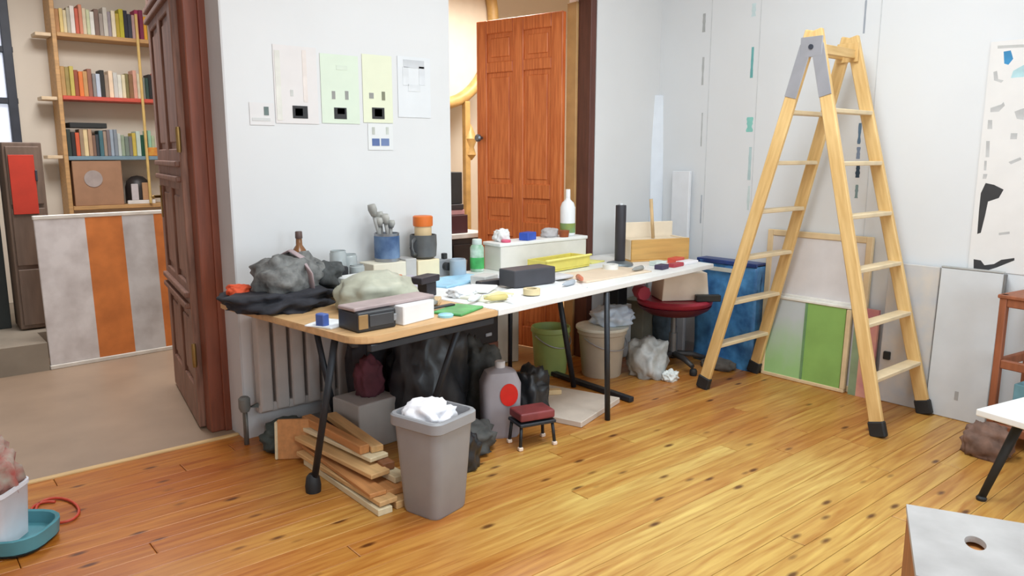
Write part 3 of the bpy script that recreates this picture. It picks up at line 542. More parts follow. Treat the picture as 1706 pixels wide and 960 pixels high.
tag(box('black_stapler', col((48, 46, 50), .5), None, tl(1.26, .50, TZ), (.17, .05, .035), (0, 0, TA - .1), base=True, bev=.01), 'black stapler behind the dark grey box', 'stapler')
yt = thing('yellow_tray', 'yellow plastic tray behind the tan paper', 'tray', tl(2.03, .62, TZ + .004), TA)
M_yel = mat('yellow_plastic', (222, 208, 104), .5, var=.1)
box('bottom', M_yel, yt, (0, 0, 0), (.44, .16, .012), base=True)
for s in (-1, 1): box('wall', M_yel, yt, (0, s * .077, .012), (.44, .010, .062), base=True); box('end', M_yel, yt, (s * .215, 0, .012), (.010, .144, .062), base=True)
box('rim', mat('pale_yellow_rim', (240, 230, 130), .5), yt, (0, -.083, .070), (.46, .02, .012), base=True)
# on the long carton
tp = tag(box('blue_box', col((52, 88, 190), .5, var=.15), None, (3.28, 3.75, LZ), (.11, .07, .05), (0, 0, TA + .2), base=True), 'small bright blue box lying on the long white carton', 'box')
gp = (3.68, 3.79, LZ)
bottle('white glue bottle with yellow green label on the long carton', gp, [(.045, 0), (.052, .008), (.052, .19), (.040, .225), (.018, .245), (.016, .26)], col((240, 242, 244), .4, var=.02), col((244, 246, 248), .4), (.255, .315), .016, mat('yellow_green_label', (182, 196, 84), .5, var=.4, scale=9, c2=(120, 160, 120)), (.02, .085))
o = blob('crumpled_paper', col((234, 234, 232), .8, var=.05), None, (3.10, 3.80, LZ), (.10, .09, .08), 41, .3, 3); tag(o, 'crumpled white paper ball at the left end of the long carton', 'paper')
tag(lathe('pink_saucer', col((222, 96, 130), .5), None, [(.03, 0), (.032, .012), (.026, .016)], (3.08, 3.73, LZ)), 'pink saucer beside the crumpled paper ball', 'saucer')
o = blob('grey_cloth', col((188, 184, 184), .8), None, (3.52, 3.80, LZ), (.13, .09, .06), 43, .2); tag(o, 'pale grey rag left of the glue bottle', 'rag')
tag(lathe('brown_pot', col((152, 78, 40), .5), None, [(.03, 0), (.036, .045), (.03, .045)], (3.585, 3.725, LZ)), 'small brown pot before the glue bottle', 'pot')
tag(sheet('yellow_paper', col((238, 232, 140), .7), None, tl(2.42, .66, TZ), .16, .12, .006, 8, 6, rotz=.2), 'bright yellow paper behind the yellow tray', 'paper')
# small clutter
def roll(label, p_, r, h, m):
    t = thing('tape_roll', label, 'tape', p_); lathe('tape', m, t, [(r * .6, 0), (r, 0), (r, h), (r * .6, h), (r * .6, 0)], seg=22); return t
roll('beige masking tape roll on the white table before the dark box', tl(1.16, .10, TZ + .016), .045, .03, col((222, 204, 160), .6))
roll('brown tape roll behind the white carton', tl(.71, .96, TZ), .05, .045, col((164, 124, 84), .5))
roll('white tape roll between the yellow tray and the black roll', tl(2.20, .34, TZ), .05, .04, col((232, 232, 228), .5))
for k, (u_, v_, a_, c_, cn) in enumerate([(.84, .20, .5, (232, 236, 240), 'white'), (.93, .13, -.2, (206, 190, 120), 'mustard'), (1.52, .14, .3, (176, 182, 190), 'grey'), (1.70, .20, 1.0, (206, 120, 90), 'salmon'), (2.24, .16, .2, (150, 150, 146), 'dark grey')]):
    t = thing('paint_tube', '%s paint tube lying near the front edge of the white table' % cn, 'paint tube', tl(u_, v_, TZ + .026), a_, 'paint tubes on the white table')
    tube('tube', col(c_, .4), t, [(-.07, 0, 0), (-.03, 0, 0), (.05, 0, 0), (.06, 0, 0)], [.004, .014, .016, .008], 10); tube('cap', col((240, 240, 240), .4), t, [(.058, 0, 0), (.08, 0, 0)], .008, 10)
for nm_, l_, u_, v_, s3, c_, rz_ in [('small_carton', 'pale grey small carton between blue cloth and long carton', 1.30, .58, (.14, .10, .05), (206, 204, 200), .2), ('sketch_pad', 'white sketch pad beside the blue cloth', 1.08, .40, (.20, .15, .014), (240, 240, 238), .5), ('cream_pad', 'cream pad leaning flat behind the bulging bag', .72, .72, (.15, .13, .04), (232, 222, 196), .1), ('lilac_box', 'small lilac grey box behind the black clamp', .88, .76, (.10, .08, .07), (196, 190, 202), -.2), ('tan_block', 'tan wooden block beside the bulging bag', .70, .33, (.10, .05, .03), (208, 178, 136), .7), ('grey_pad', 'grey printed pad right of the dark box', 1.66, .36, (.20, .13, .016), (206, 204, 206), -.1)]:
    tag(box(nm_, col(c_, .65), None, tl(u_, v_, TZ + (.013 if nm_ in ('sketch_pad', 'grey_pad') else .001)), s3, (0, 0, TA + rz_), base=True), l_, 'pad' if 'pad' in nm_ else 'box')
o = blob('white_tissue', col((236, 238, 242), .85, var=.04), None, tl(.93, .38, TZ), (.14, .11, .05), 45, .3, 3); tag(o, 'crumpled white tissue right of the black clamp', 'tissue')
# black roller stand
rs = thing('roller_stand', 'black upright roll on a flat grey metal base', 'stand', tl(2.42, .42, TZ))
lathe('base', mat('grey_metal', (120, 128, 132), .4, .5, var=.15), rs, [(.085, 0), (.09, .008), (.085, .02), (.05, .03), (.03, .034)], seg=28)
lathe('roll', col((48, 46, 52), .5), rs, [(.033, .03), (.035, .034), (.035, .395), (.033, .40), (.015, .402)], seg=20); lathe('core', col((224, 226, 228), .5), rs, [(.014, .40), (.014, .412)], seg=14)
# wooden crate at the far right end
M_crt = mat('crate_pine', (206, 160, 92), .55, var=.14, scale=6, stretch=(.5, 5, 5)); M_crtp = mat('crate_inside_pale', (238, 222, 198), .6, var=.05)
cr = thing('wooden_crate', 'open pine crate with pale inside at the corner end of the table', 'crate', tl(2.86, .45, TZ), TA - R(27))
W_, D_, H_ = .46, .24, .14
box('floor_board', M_crt, cr, (0, 0, 0), (W_, D_, .012), base=True)
box('front_board', M_crt, cr, (0, -D_ / 2 + .008, .012), (W_, .016, H_), base=True); box('back_board', M_crtp, cr, (0, D_ / 2 - .008, .012), (W_, .016, H_ + .10), base=True)
for s in (-1, 1): box('end_board', M_crtp, cr, (s * (W_ / 2 - .008), 0, .012), (.016, D_ - .033, H_), base=True)
box('liner', M_crtp, cr, (0, .02, .012), (W_ - .04, D_ - .09, H_ - .01), base=True)
tag(tube('wooden_stick', mat('stick_tan', (214, 182, 136), .6), None, [tl(2.87, .45, TZ + .145), tl(2.86, .47, TZ + .42)], .012, 8), 'tan stick standing upright in the pine crate', 'stick')
tag(box('red_tape', col((214, 84, 66), .5), None, tl(2.80, .22, TZ), (.12, .07, .035), (0, 0, .2), base=True), 'orange red roll case before the pine crate', 'case')
tag(box('white_tin', col((214, 226, 220), .5), None, tl(2.60, .24, TZ), (.10, .07, .03), (0, 0, 0), base=True), 'pale mint tin before the pine crate', 'tin')
tag(box('dark_pouch', col((66, 58, 84), .6), None, tl(2.47, .13, TZ), (.09, .06, .03), (0, 0, .2), base=True), 'dark violet pouch near the front edge of the white table', 'pouch')
tag(box('red_pen_case', col((176, 60, 72), .5), None, tl(2.63, .12, TZ), (.13, .05, .025), (0, 0, .15), base=True), 'dark red pen case near the right end of the white table', 'case')
tag(box('white_block', col((246, 244, 248), .5, var=.02), None, tl(2.81, .14, TZ), (.16, .08, .02), (0, 0, .1), base=True), 'white paper pad at the right end of the white table', 'pad')

# ------------------------------------------------------------------ swivel chair with cream box
cc = at(1142, 500, z=.47); cc.z = 0
chx = thing('swivel_chair', 'round dark red swivel chair beside the right end of the white table', 'chair', (4.305, 3.34, 0), R(20))
M_red = mat('dark_red_seat', (158, 40, 58), .5, var=.12); M_red2 = mat('dark_maroon_shell', (92, 30, 44), .5, var=.12)
lathe('seat', M_red, chx, [(.05, .43), (.22, .44), (.26, .47), (.265, .49), (.25, .505), (.1, .50)], seg=32)
lathe('seat_shell', M_red2, chx, [(.06, .385), (.18, .395), (.24, .43), (.258, .455)], seg=32)
pts = [(.25 * math.cos(a), .25 * math.sin(a), .55) for a in [R(95 + i * 8) for i in range(7)]]
tube('backrest', M_red, chx, pts, .05, 8)
lathe('column', mat('chair_grey', (120, 120, 120), .4, .5), chx, [(.03, .08), (.03, .25), (.02, .25), (.02, .40)], seg=14)
for k in range(5):
    a = 2 * math.pi * k / 5 + .3
    lgx = tube('star_leg', mat('chair_black', (52, 50, 50), .5), chx, [(0, 0, .10), (.14 * math.cos(a), .14 * math.sin(a), .09), (.24 * math.cos(a), .24 * math.sin(a), .06)], [.024, .02, .016], 8)
    lathe('caster', M_rub, lgx, [(.022, 0), (.026, .012), (.026, .035), (.02, .046)], (.25 * math.cos(a), .25 * math.sin(a), 0), seg=14)
bx_ = thing('cream_carton', 'cream cardboard carton lying on the red swivel chair', 'carton', (4.33, 3.32, .506), R(-32))
box('carton', mat('cream_card', (240, 224, 204), .7, var=.04), bx_, (0, 0, 0), (.34, .26, .19), base=True, taper=.9)
tag(box('black_bar', col((36, 36, 34), .5), None, (4.36, 3.10, .506), (.17, .05, .045), (0, 0, R(-38)), base=True), 'black bar on the red seat in front of the cream carton', 'bar')

# ------------------------------------------------------------------ under the tables
M_bin = mat('grey_bin_plastic', (150, 150, 153), .45, var=.04)
bn = thing('waste_bin', 'grey plastic waste bin filled with white paper before the worktable', 'bin', (1.735, 2.585, 0), R(14))
def rect_ring(w2, d2, r, n=5):
    out = []
    for cx, cy, a0 in ((w2 - r, d2 - r, 0), (-w2 + r, d2 - r, 90), (-w2 + r, -d2 + r, 180), (w2 - r, -d2 + r, 270)):
        for i in range(n): a = R(a0 + 90 * i / (n - 1)); out.append((cx + r * math.cos(a), cy + r * math.sin(a)))
    return out
def rect_loft(name, m, par, secs):
    bm = bmesh.new(); rings = [[bm.verts.new((x, y, z)) for x, y in rect_ring(a, b, r)] for a, b, r, z in secs]
    for p_, q_ in zip(rings, rings[1:]):
        n = len(p_)
        for i in range(n): bm.faces.new((p_[i], p_[(i + 1) % n], q_[(i + 1) % n], q_[i]))
    bm.faces.new(rings[0][::-1]); bm.faces.new(rings[-1]); o = link(name, mesh(bm, name), m, par)
    for p_ in o.data.polygons: p_.use_smooth = len(p_.vertices) == 4
    o.data.set_sharp_from_angle(angle=R(40)); return o
rect_loft('body', M_bin, bn, [(.100, .095, .035, 0), (.106, .101, .04, .012), (.124, .128, .04, .40), (.118, .122, .04, .40), (.105, .11, .04, .33)])
rect_loft('rim', M_bin, bn, [(.132, .136, .042, .385), (.138, .142, .045, .39), (.138, .142, .045, .43), (.132, .136, .042, .437), (.120, .124, .04, .437), (.118, .122, .04, .36)])
o = blob('paper_waste', col((244, 242, 246), .8, var=.04), None, (1.72, 2.60, .36), (.20, .21, .12), 51, .25, 2.6, rotz=.2); tag(o, 'crumpled white paper sticking out of the grey waste bin', 'paper')
# wood offcuts
M_of = [mat('offcut_pine', (214, 172, 118), .65, var=.15, scale=7, stretch=(5, .5, 5)), mat('offcut_orange', (198, 138, 84), .65, var=.15, scale=7, stretch=(5, .5, 5)), mat('offcut_pale', (222, 206, 170), .65, var=.1, scale=7, stretch=(5, .5, 5)), mat('offcut_brown', (142, 92, 60), .65, var=.2, scale=7, stretch=(5, .5, 5))]
offs = [(1.535, 3.02, .0, .07, .72, .03, 0, 2, 'bottom pale'), (1.62, 3.04, .0, .09, .74, .035, 3, 0, 'bottom wide'), (1.725, 3.10, .0, .08, .66, .03, -2, 1, 'bottom orange'),
        (1.545, 3.05, .036, .09, .76, .022, 2, 0, 'low leaning'), (1.65, 3.08, .036, .10, .70, .03, -3, 1, 'broad orange'), (1.55, 3.08, .060, .08, .72, .02, -2, 1, 'thin orange'),
        (1.66, 3.12, .068, .07, .70, .03, 4, 2, 'pale middle'), (1.575, 3.14, .10, .10, .66, .022, 5, 0, 'upper pine'), (1.69, 3.16, .10, .06, .62, .035, -4, 3, 'dark brown'),
        (1.62, 3.20, .137, .10, .60, .02, 6, 2, 'upper pale'), (1.60, 3.24, .159, .05, .56, .04, 2, 1, 'topmost orange'), (1.69, 3.22, .159, .06, .56, .03, -5, 0, 'topmost pine')]
for x, y, z, sx_, sy_, sz_, rz, mi, nm in offs:
    tag(box('wood_offcut', M_of[mi], None, (x, y, z), (sx_, sy_, sz_), (0, 0, R(rz)), base=True, bev=.003), '%s plank in the pile of wood offcuts left of the waste bin' % nm, 'plank', 'wood offcuts under the table')
lp = thing('plywood_offcut', 'orange brown wooden panel standing at the left end of the offcut pile', 'panel', (1.515, 3.47, 0), R(-35))
box('board', M_of[1], lp, (0, 0, 0), (.20, .025, .20), (R(-8), 0, 0), base=True); box('edge', M_of[2], lp, (-.105, 0, 0), (.015, .03, .19), (R(-8), 0, 0), base=True)
tag(box('grey_crate', mat('light_grey_box', (176, 172, 168), .6, var=.05), None, (1.90, 3.46, 0), (.26, .24, .25), (0, 0, R(6)), base=True, bev=.012), 'light grey low box above the wood offcuts under the table', 'box')
M_junk = [mat('black_plastic_bag', (40, 42, 46), .35, var=.4, scale=10, bump=.3), mat('dark_grey_cloth', (74, 74, 72), .85, var=.4, scale=16, bump=.4), mat('charcoal_cloth', (56, 54, 58), .85, var=.35, scale=14, bump=.3), mat('dark_maroon_cloth', (92, 46, 56), .85, var=.3, scale=12)]
junk = [('black_bag', 'large black plastic bag hanging low under the wooden table', (2.22, 3.36, 0), (.42, .40, .62), 0, 61, 'bag'), ('dark_grey_coat', 'dark grey crumpled coat under the wooden table', (2.57, 3.35, 0), (.26, .30, .46), 1, 62, 'coat'),
        ('charcoal_bag', 'charcoal cloth bag against the radiator under the wooden table', (2.06, 3.68, 0), (.26, .17, .64), 2, 63, 'bag'), ('maroon_cloth', 'dark maroon cloth heaped on the light grey low box', (1.93, 3.48, .25), (.15, .14, .20), 3, 64, 'cloth'),
        ('black_sack', 'small black sack beside the grey coat under the table', (2.82, 3.20, 0), (.22, .22, .30), 0, 65, 'sack'), ('grey_rag_heap', 'grey rag heap on the floor right of the waste bin', (2.22, 3.02, 0), (.30, .26, .16), 1, 66, 'rag'),
        ('black_rag', 'black rag right behind the waste bin', (2.06, 2.86, 0), (.2, .18, .2), 0, 67, 'rag')]
for n_, l_, p_, s_, mi, sd, c_ in junk: tag(blob(n_, M_junk[mi], None, p_, s_, sd, .24, 2.6), l_, c_)
sc_ = thing('suitcase', 'black case on the brown wooden box under the table', 'case', (2.74, 3.70, .36), R(6))
box('shell', col((30, 30, 36), .5), sc_, (0, 0, 0), (.30, .26, .17), base=True, bev=.015); box('clasp', col((176, 176, 182), .4), sc_, (.06, -.133, .06), (.05, .01, .02))
tag(box('brown_box', mat('brown_wood_box', (110, 66, 52), .6, var=.25), None, (2.74, 3.70, 0), (.30, .26, .36), (0, 0, R(10)), base=True), 'brown wooden box under the black case', 'box')
jc = thing('jerrycan', 'grey plastic canister with a bright red spot under the white table', 'canister', (2.50, 3.08, .0), R(-25))
rect_loft('body', mat('lilac_grey_plastic', (160, 154, 160), .45, var=.08), jc, [(.09, .06, .03, 0), (.10, .07, .035, .02), (.105, .075, .035, .30), (.08, .06, .03, .36), (.035, .03, .02, .38)])
lathe('cap', col((210, 208, 210), .4), jc, [(.028, 0), (.028, .03), (.024, .034)], (0, 0, .38), seg=16)
lathe('red_spot', col((214, 34, 22), .45, var=.1), jc, [(.062, 0), (.062, .003)], (.03, -.076, .245), (R(90), 0, 0), seg=18, sx=.8)
ls_ = thing('low_stool', 'small low metal stool with dark red top under the white table', 'stool', (2.545, 2.87, 0), R(-14))
box('top', mat('dark_red_leather', (124, 54, 56), .5, var=.3), ls_, (0, 0, .15), (.20, .14, .045), bev=.012, base=True); box('frame', M_leg, ls_, (0, 0, .132), (.21, .15, .018))
for sx_ in (-1, 1):
    for sy_ in (-1, 1): lx = tube('leg', M_leg, ls_, [(sx_ * .09, sy_ * .055, .13), (sx_ * .10, sy_ * .065, .012)], .009, 8); box('white_tip', col((236, 214, 196), .5), lx, (sx_ * .10, sy_ * .065, 0), (.025, .025, .02), base=True)
tag(box('low_board', mat('pale_floor_board', (206, 192, 178), .6, var=.08), None, (3.06, 3.24, 0), (.52, .62, .035), (0, 0, R(18)), base=True), 'pale flat board lying on the floor under the white table', 'board')
tag(box('pale_batten', mat('pale_batten_wood', (222, 192, 146), .6, var=.1), None, (3.03, 3.40, .0355), (.34, .05, .03), (0, 0, R(-30)), base=True), 'pale wooden batten lying on the flat board', 'batten')
tag(box('cardboard_carton', mat('grey_beige_card', (206, 198, 184), .7, var=.06), None, (3.46, 4.34, 0), (.30, .28, .42), (0, 0, R(-20)), base=True), 'grey beige cardboard carton on the floor in the far doorway', 'carton')
def pail(name, label, loc, r, h, m, hm, cat='bucket'):
    t = thing(name, label, cat, loc)
    lathe('body', m, t, [(r * .8, 0), (r * .82, .008), (r * .97, h * .88), (r * 1.03, h * .9), (r * 1.03, h * .94), (r, h), (r * .94, h), (r * .8, h * .3)], seg=28)
    pts = [(r * 1.05 * math.cos(a), r * .2 - .0, h * .85 - r * .95 * math.sin(a)) for a in [math.pi * i / 12 for i in range(13)]]
    tube('handle', hm, t, [(p_[0], -r * math.sin(math.pi * i / 12) * 1.02, h * .85 - .25 * h * math.sin(math.pi * i / 12)) for i, p_ in enumerate(pts)], .004, 6)
    return t
pail('green_pail', 'olive green plastic pail under the white table', (3.54, 3.80, 0), .135, .33, mat('olive_green_plastic', (150, 166, 96), .5, var=.1), M_alu)
bk = pail('beige_bucket', 'beige plastic bucket with white lid behind the steel table leg', (3.78, 3.54, 0), .165, .33, mat('beige_plastic', (188, 174, 154), .5, var=.06), M_alu)
lathe('lid', col((224, 222, 208), .5), bk, [(.178, .325), (.182, .332), (.18, .345), (.1, .352)], seg=28)
o = blob('white_bag', mat('clear_white_plastic', (206, 222, 240), .3, var=.08), None, (3.86, 3.52, .353), (.30, .26, .12), 71, .25); tag(o, 'bluish white plastic bag on the beige bucket', 'bag')
o = blob('clear_bag', mat('cloudy_plastic', (176, 178, 176), .3, var=.25, scale=14, bump=.3), None, (4.00, 3.31, 0), (.26, .26, .27), 72, .28); tag(o, 'cloudy plastic rubbish bag right of the beige bucket', 'bag')
o = blob('paper_scrap', col((228, 232, 228), .8), None, (4.02, 3.13, 0), (.11, .09, .07), 73, .3, 3); tag(o, 'small crumpled white paper on the floor near the rubbish bag', 'paper')
tag(box('grey_olive_box', col((138, 132, 114), .6), None, (4.44, 3.78, 0), (.2, .16, .42), (0, 0, .3), base=True), 'grey olive box behind the swivel chair', 'box')
bs_ = thing('black_speaker', 'slim black upright box on a white stand behind the table', 'speaker', (4.22, 3.80, 0))
box('stand', col((214, 214, 212), .6), bs_, (0, 0, 0), (.16, .14, .40), base=True); box('box', col((34, 35, 37), .5), bs_, (0, 0, .40), (.10, .10, .26), base=True)

# ------------------------------------------------------------------ right wall: leaning works and streaks
def streak(x, y0, y1, wpx, c):
    a = at(x - wpx / 2, y1, X=WX - .001); b = at(x + wpx / 2, y0, X=WX - .001)
    n = 9; L_ = []; Rr = []
    for i in range(n + 1):
        t_ = i / n; hw = abs(b.y - a.y) / 2 * (.55 + .45 * noise.noise(Vector((x * .1, t_ * 4, y0))) + .2); L_.append((-hw, (b.z - a.z) * t_)); Rr.append((hw, (b.z - a.z) * t_))
    o = prism('paint_streak', col(c, .6, var=.12), wr, L_ + Rr[::-1], .001, (WX - .0005, (a.y + b.y) / 2, a.z), (R(90), 0, R(-90)))
for a_ in [(1173, 22, 54, 7, (178, 180, 180)), (1171, 95, 142, 6, (184, 186, 186)), (1169, 188, 244, 5, (188, 190, 190)), (1168, 325, 372, 5, (176, 182, 190)), (1256, 5, 28, 10, (206, 224, 226)), (1253, 78, 130, 8, (110, 176, 176)), (1249, 195, 220, 14, (140, 206, 196)), (1249, 245, 300, 9, (182, 204, 206)), (1247, 310, 350, 7, (200, 214, 214)),
           (1441, 0, 56, 8, (160, 166, 176)), (1432, 205, 240, 9, (96, 124, 150)), (1430, 245, 265, 9, (134, 150, 176)), (1429, 276, 296, 10, (46, 66, 86)), (1427, 308, 330, 9, (128, 150, 152))]: streak(*a_)
for x_ in (1171, 1249, 1440):
    a = at(x_, 380, X=WX); box('panel_seam', col((206, 208, 210), .8), wr, (WX, a.y, 1.6), (.003, .006, 3.1), bev=0)
# low white boarding
tag(box('white_upright_board', col((228, 234, 242), .6, var=.03), None, (4.69, 3.84, 0), (.10, .03, 1.95), (R(-2), 0, R(-35)), base=True), 'tall narrow white board leaning in the room corner', 'board')
tag(box('short_white_board', col((230, 232, 236), .6, var=.03), None, (4.70, 3.62, 0), (.03, .16, 1.38), base=True), 'shorter white board standing beside the corner board', 'board')
def canvas(name, label, y0, y1, z1, xb, xt, face, edge, fw_=.03, th=.03, cat='painting'):
    "stretched panel leaning on the right wall; local x along -Y, z up"
    ang = math.atan2(xt - xb, z1); H2 = math.hypot(z1, xt - xb)
    t = thing(name, label, cat, (xb, (y0 + y1) / 2, 0), R(-90)); t.rotation_euler = (-ang, 0, R(-90))
    W2 = abs(y1 - y0)
    return t, W2, H2
M_stretch = mat('stretcher_pale_wood', (226, 200, 158), .6, var=.1, scale=8)
t, W2, H2 = canvas('white_canvas', 'large white stretched canvas with pale wooden frame behind the ladder', 2.88, 2.16, 1.0, 4.69, 4.72, None, None)
box('canvas', col((222, 218, 218), .8, var=.04), t, (0, .0, H2 / 2), (W2 - .05, .012, H2 - .05), bev=0)
for s in (-1, 1): box('stretcher_bar', M_stretch, t, (s * (W2 / 2 - .02), 0, H2 / 2), (.04, .03, H2))
for z in (.02, H2 - .02): box('stretcher_bar', M_stretch, t, (0, 0, z), (W2 - .081, .03, .04))
box('cross_bar', col((232, 228, 220), .7), t, (0, -.01, .56), (W2 - .081, .02, .03))
# green diptych
def grad_green():
    m = bpy.data.materials.new('green_lilac_wash'); m.use_nodes = True; N = m.node_tree.nodes; L = m.node_tree.links; b = N['Principled BSDF']
    tc = N.new('ShaderNodeTexCoord'); sp = N.new('ShaderNodeSeparateXYZ'); L.new(tc.outputs['Generated'], sp.inputs[0])
    nz = N.new('ShaderNodeTexNoise'); nz.inputs['Scale'].default_value = 3; L.new(tc.outputs['Generated'], nz.inputs[0])
    ad = N.new('ShaderNodeMath'); ad.operation = 'MULTIPLY_ADD'; ad.inputs[1].default_value = .4; L.new(nz.outputs['Fac'], ad.inputs[0]); L.new(sp.outputs['Z'], ad.inputs[2])
    r = N.new('ShaderNodeValToRGB'); e = r.color_ramp.elements; e[0].position = .35; e[0].color = (*s2l((162, 206, 138)), 1); e[1].position = 1.0; e[1].color = (*s2l((196, 204, 206)), 1)
    L.new(ad.outputs[0], r.inputs[0]); L.new(r.outputs[0], b.inputs['Base Color']); b.inputs['Roughness'].default_value = .7; return m
t, W2, H2 = canvas('green_painting', 'two tone green painting with pale wooden frame leaning behind the ladder', 2.83, 2.24, .56, 4.65, 4.675, None, None)
box('pale_field', grad_green(), t, (-W2 * .24, 0, H2 / 2), (W2 * .46, .02, H2 - .04), bev=0); box('green_field', mat('leaf_green_paint', (142, 184, 98), .7, var=.1, scale=5), t, (W2 * .22, 0, H2 / 2), (W2 * .45, .02, H2 - .04), bev=0)
box('divider', col((112, 150, 104), .7), t, (-W2 * .005, -.004, H2 / 2), (.016, .02, H2 - .04), bev=0)
box('frame_bar', M_stretch, t, (0, -.004, .012), (W2, .03, .024)); box('frame_bar', col((236, 234, 226), .6), t, (0, -.004, H2 - .01), (W2, .03, .02)); box('frame_bar', M_stretch, t, (W2 / 2 - .012, -.004, H2 / 2), (.03, .03, H2 - .046)); box('frame_bar', M_stretch, t, (-W2 / 2 + .01, -.004, H2 / 2), (.02, .03, H2 - .046))
t, W2, H2 = canvas('pink_painting', 'narrow green and pink painting right of the green painting', 2.215, 2.07, .56, 4.655, 4.68, None, None)
box('green_side', col((140, 158, 124), .7), t, (-W2 * .33, 0, H2 / 2), (W2 * .34, .022, H2), bev=0); box('pink_side', mat('pink_paint', (212, 130, 146), .7, var=.18, scale=6, c2=(224, 168, 140)), t, (W2 * .17, 0, H2 / 2), (W2 * .66, .022, H2), bev=0)
M_marb = mat('grey_blue_marbling', (206, 211, 218), .7, var=.16, scale=7, c2=(214, 206, 196), bump=.05)
t, W2, H2 = canvas('marbled_panel', 'blue grey marbled panel between ladder legs and grey board', 2.05, 1.76, .86, 4.68, 4.715, None, None, cat='panel')
box('panel', M_marb, t, (0, 0, H2 / 2), (W2, .02, H2)); box('hook', M_rub, t, (-.10, -.016, .29), (.04, .02, .05)); box('hook', M_rub, t, (-.10, -.016, .83), (.045, .02, .055))
t, W2, H2 = canvas('grey_board', 'large light grey board leaning on the wall right of the ladder', 1.75, 1.43, .86, 4.66, 4.705, None, None, cat='board')
box('panel', mat('light_grey_board', (210, 212, 214), .75, var=.05, scale=5), t, (0, 0, H2 / 2), (W2, .025, H2)); box('top_edge', col((172, 172, 170), .7), t, (0, 0, H2 + .006), (W2, .03, .012)); box('side_edge', col((120, 118, 116), .7), t, (W2 / 2 + .006, 0, H2 / 2), (.012, .028, H2)); box('stain', col((168, 166, 164), .8), t, (.0, -.013, .14), (.02, .002, .05), bev=0)
# blue wrapped panels
bw = thing('blue_tarpaulin', 'panels wrapped in shiny blue tarpaulin behind the ladder foot', 'tarpaulin', (4.60, 3.12, 0), R(-90))
M_blue = mat('blue_tarp', (50, 106, 172), .35, var=.45, scale=9, bump=.4, c2=(84, 150, 204))
bm = bmesh.new(); bmesh.ops.create_cube(bm, size=1); bmesh.ops.subdivide_edges(bm, edges=bm.edges[:], cuts=14, use_grid_fill=True)
for v in bm.verts:
    d = noise.noise(v.co * 5) * .02 + noise.noise(v.co * 13) * .01
    v.co = Vector((v.co.x * .50, v.co.y * .10 + d * (1 if v.co.y > 0 else -1) * .9, (v.co.z + .5) * .75))
    if v.co.z < .001: v.co.z = 0
link('wrap', mesh(bm, 'wrap'), M_blue, bw, smooth=True)
box('top_fold', mat('navy_tarp', (36, 58, 116), .4, var=.3), bw, (0, 0, .75), (.50, .12, .03), bev=.008); box('pale_strip', col((196, 196, 186), .6), bw, (-.08, -.075, .70), (.30, .006, .03))
bw.location = (4.655, 3.13, 0)
o = blob('slate_sack', mat('slate_blue_cloth', (88, 104, 116), .8, var=.35, scale=12), None, (4.60, 3.66, 0), (.13, .2, .42), 81, .2); tag(o, 'slate blue sack behind the swivel chair', 'sack')
o = blob('grey_floor_rag', mat('dark_floor_cloth', (92, 86, 80), .9, var=.3, scale=12), None, (4.52, 3.10, 0), (.16, .26, .07), 82, .2); tag(o, 'dark grey rag on the floor below the blue tarpaulin', 'rag')
# large ink drawing on the right wall
ink = thing('ink_drawing', 'tall white paper with black ink strokes and a blue shape pinned on the wall', 'drawing', (WX - .003, 1.40, .86))
box('sheet', mat('drawing_paper', (232, 230, 228), .8, var=.02), ink, (0, -.02, .62), (.003, .50, 1.24), bev=0)
def inkmark(pts, c, nm='ink_stroke'):
    w3 = [at(px, py, X=WX - .005) for px, py in pts]; cy = sum(p_.y for p_ in w3) / len(w3); cz = sum(p_.z for p_ in w3) / len(w3)
    prism(nm, col(c, .7, var=.15), ink, [(-(p_.y - cy), p_.z - cz) for p_ in w3], .0012, Vector((WX - .0035, cy, cz)) - ink.location, (R(90), 0, R(-90)))
IK = (58, 58, 60); IG = (192, 192, 192)
inkmark([(1642, 305), (1656, 308), (1672, 316), (1664, 330), (1646, 336), (1641, 360), (1634, 388), (1628, 390), (1631, 350), (1634, 322)], IK)
inkmark([(1622, 432), (1634, 434), (1640, 442), (1656, 440), (1668, 433), (1690, 430), (1690, 434), (1660, 446), (1640, 452), (1622, 450)], IK)
inkmark([(1672, 86), (1684, 84), (1688, 98), (1680, 108), (1673, 106)], (60, 140, 190), 'blue_shape'); inkmark([(1688, 118), (1706, 108), (1706, 128), (1684, 130)], (180, 214, 220), 'teal_shape')
for p_ in ([(1655, 120), (1661, 118), (1663, 132), (1672, 134), (1668, 138), (1656, 134)], [(1650, 180), (1668, 174), (1672, 170), (1674, 176), (1664, 186), (1650, 187)], [(1646, 200), (1653, 200), (1653, 215), (1645, 215)], [(1643, 235), (1649, 235), (1648, 262), (1642, 262)], [(1690, 186), (1706, 180), (1706, 200), (1694, 198)], [(1684, 222), (1695, 222), (1694, 232), (1683, 232)], [(1638, 290), (1645, 290), (1643, 298), (1637, 298)], [(1664, 388), (1682, 386), (1682, 390), (1664, 392)], [(1640, 268), (1644, 268), (1643, 284), (1639, 284)], [(1680, 270), (1700, 262), (1702, 266), (1684, 274)]): inkmark(p_, IG)
inkmark([(1662, 76), (1706, 74), (1706, 79), (1662, 81)], (196, 196, 194), 'pencil_line')

